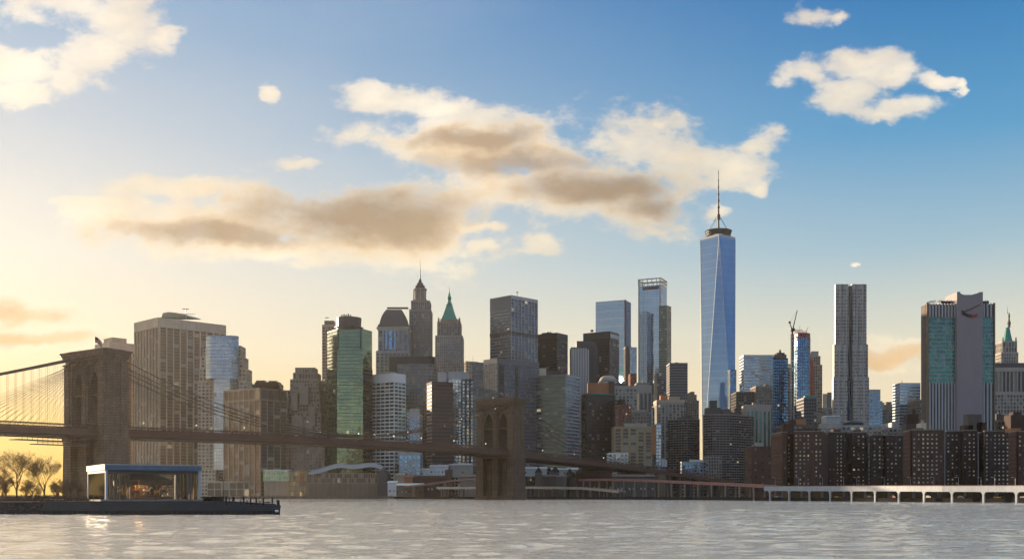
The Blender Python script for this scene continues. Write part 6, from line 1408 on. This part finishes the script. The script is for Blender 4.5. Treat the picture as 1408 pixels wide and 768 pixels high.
f = MB(); f.lathe(ccx, ccy, [(3.4, PZ + .8), (3.4, zb_ + .9)], 16); f.build('centre_drum', wall('carved_brown_panels', (.10, .055, .03), .6, 1.2, 1.6, .6, 0, 4.0), car_)
for k in range(16):
    a = 2 * math.pi * k / 16; f = MB(); f.lathe(ccx + (R_ - .05) * math.cos(a), ccy + (R_ - .05) * math.sin(a), [(.07, zb_ - .2), (.14, zb_ - .1), (.07, zb_)], 6); f.build('light_bulb', gold, car_)
pl_ = bpy.data.lights.new('added_fill_lamp', 'POINT'); pl_.energy = 150; pl_.specular_factor = 0; pl_.color = (1.0, .62, .28); pl_.shadow_soft_size = .6  # unseen warm lamp added to brighten the inside of the pavilion
po_ = bpy.data.objects.new('added_fill_lamp', pl_); LINK(po_); po_.parent = car_; po_.location = (0.6, -4.9, 2.7)
def horse(name, label, loc, ang, mat, first={}):
    t = thing(name, label, 'carousel horse', loc, 'carousel horses'); t.rotation_euler = (0, 0, ang)
    if 'body' not in first:
        m = MB()
        m.path([(-.62, 0, 1.0), (-.5, 0, 1.12), (-.15, 0, 1.08), (.25, 0, 1.1), (.5, 0, 1.2), (.68, 0, 1.45), (.82, 0, 1.72), (.95, 0, 1.74), (1.16, 0, 1.55)], [.12, .23, .22, .23, .22, .14, .12, .12, .06], 8)
        first['body'] = m.build('body', mat)
        lg = []
        for (x, y, kx, kz, fx, fz) in ((.42, .12, .75, .85, .6, .5), (.42, -.12, .7, .7, .55, .35), (-.5, .13, -.35, .65, -.68, .3), (-.5, -.13, -.3, .7, -.6, .35)):
            m = MB(); m.path([(x, y, 1.05), (kx, y, kz), (fx, y, fz)], [.12, .06, .05], 6); lg.append(m.build('leg', mat))
        first['leg'] = lg
        m = MB(); m.path([(-.6, 0, 1.12), (-.82, 0, 1.05), (-.9, 0, .7)], [.04, .08, .03], 5); first['tail'] = m.build('tail', M['dark'])
        m = MB(); m.path([(-.15, 0, 1.3), (.2, 0, 1.32)], [.14, .14], 6); first['saddle'] = m.build('saddle', plain('saddle_red', (.4, .05, .04), .5))
        m = MB(); m.tube((0, 0, .05), (0, 0, 2.4), .03, None, 5); first['pole'] = m.build('pole', gold)
        src = [first['body']] + lg + [first['tail'], first['saddle'], first['pole']]; first['src'] = src
        for o in src: o.parent = t
    else:
        for o in first['src']: c = o.copy(); c.data = o.data.copy() if o.name.startswith(('body', 'leg')) else o.data; LINK(c); c.parent = t; 
        for c in t.children:
            if c.name.startswith(('body', 'leg')): c.data.materials[0] = mat
hc = [('golden', gold), ('white', M['white']), ('black', M['black']), ('orange', plain('horse_orange', (.55, .22, .05), .4, 0, (1, .45, .1), .05)), ('yellow', plain('horse_yellow', (.7, .5, .06), .4)), ('blue-grey', plain('horse_blue', (.07, .09, .2), .4))]  # orange and golden horses have a faint glow put into the paint
for k in range(14):
    a = 2 * math.pi * (k + .5) / 14; nm, mt_ = hc[(k * 5) % 6]; fr_ = math.sin(a) < 0
    horse('carousel_horse', f"{nm} carousel horse {'on the river side' if fr_ else 'on the far side'} of the ride, {['right end', 'rightward', 'right of centre', 'centre', 'left of centre', 'leftward', 'left end'][min(6, int((1 - math.cos(a)) / 2 * 7))]}", (ccx + 4.6 * math.cos(a), ccy + 4.6 * math.sin(a), PZ + .78 + .15 * (k % 2)), a + math.pi / 2, mt_)

# ================================================================ haze
HAZE = 0.000024
if HAZE > 0:
    hz_ = MB(); hz_.prism([(-1500, -60), (1500, -60), (1500, 2300), (-1500, 2300)], -3, 620, True, True); hz = hz_.build('haze', None or M['white'])
    m = bpy.data.materials.new('haze'); m.use_nodes = True; m.node_tree.nodes.clear(); o = m.node_tree.nodes.new('ShaderNodeOutputMaterial'); v = m.node_tree.nodes.new('ShaderNodeVolumePrincipled'); v.inputs['Color'].default_value = (1, .93, .82, 1); v.inputs['Density'].default_value = HAZE; v.inputs['Anisotropy'].default_value = .6
    m.node_tree.links.new(v.outputs[0], o.inputs['Volume']); hz.data.materials.clear(); hz.data.materials.append(m); props(hz, kind='stuff')

for k, px_ in enumerate((1066, 1098, 1131, 1160, 1178, 1216, 1252, 1284, 1318, 1349, 1368, 1396)):
    D_ = [690, 668, 648, 632, 618, 602, 584, 570, 556, 545, 537, 526][k] + 22; z_ = GZ
    o = thing('street_lamp', f"thin pale lamp post behind the white highway, {['first', 'second', 'third', 'fourth', 'fifth', 'sixth', 'seventh', 'eighth', 'ninth', 'tenth', 'eleventh', 'last'][k]} from the left", 'street lamp', (wx(px_, D_), D_, GZ), 'street lamps along the riverside highway')
    f = MB(); f.tube((wx(px_, D_), D_, GZ), (wx(px_, D_), D_, wz(656, D_)), .12, .07, 5); f.build('pole', M['silver'], o)
    f = MB(); f.tube((wx(px_, D_), D_, wz(656, D_)), (wx(px_, D_) - 1.3, D_, wz(655.4, D_)), .07, .05, 4); f.build('arm', M['silver'], o)
    f = MB(); f.box(wx(px_, D_) - 1.8, wx(px_, D_) - 1.1, D_ - .2, D_ + .2, wz(655.6, D_) - .1, wz(655.6, D_) + .1); f.build('lamp_head', M['white'], o)

P_ = [Vector((wx(a, d), d, z)) for a, d, z in pp]
for k in range(8):
    a, c = P_[k], P_[k + 1]; e = (c - a).normalized(); nn = Vector((-e.y, e.x, 0)); p = a.lerp(c, .35 + .05 * (k % 5)) + nn * (2.2 if k % 2 else 5.4); nm, cm = cc_[(k * 3) % 5]
    car(f"{nm} car on the pinkish ramp road, {['first', 'second', 'third', 'fourth', 'fifth', 'sixth', 'seventh', 'last'][k]} from the upper left end", (p.x, p.y, p.z - 1.0), math.atan2(e.y, e.x), cm, 'cars on the ramp road')
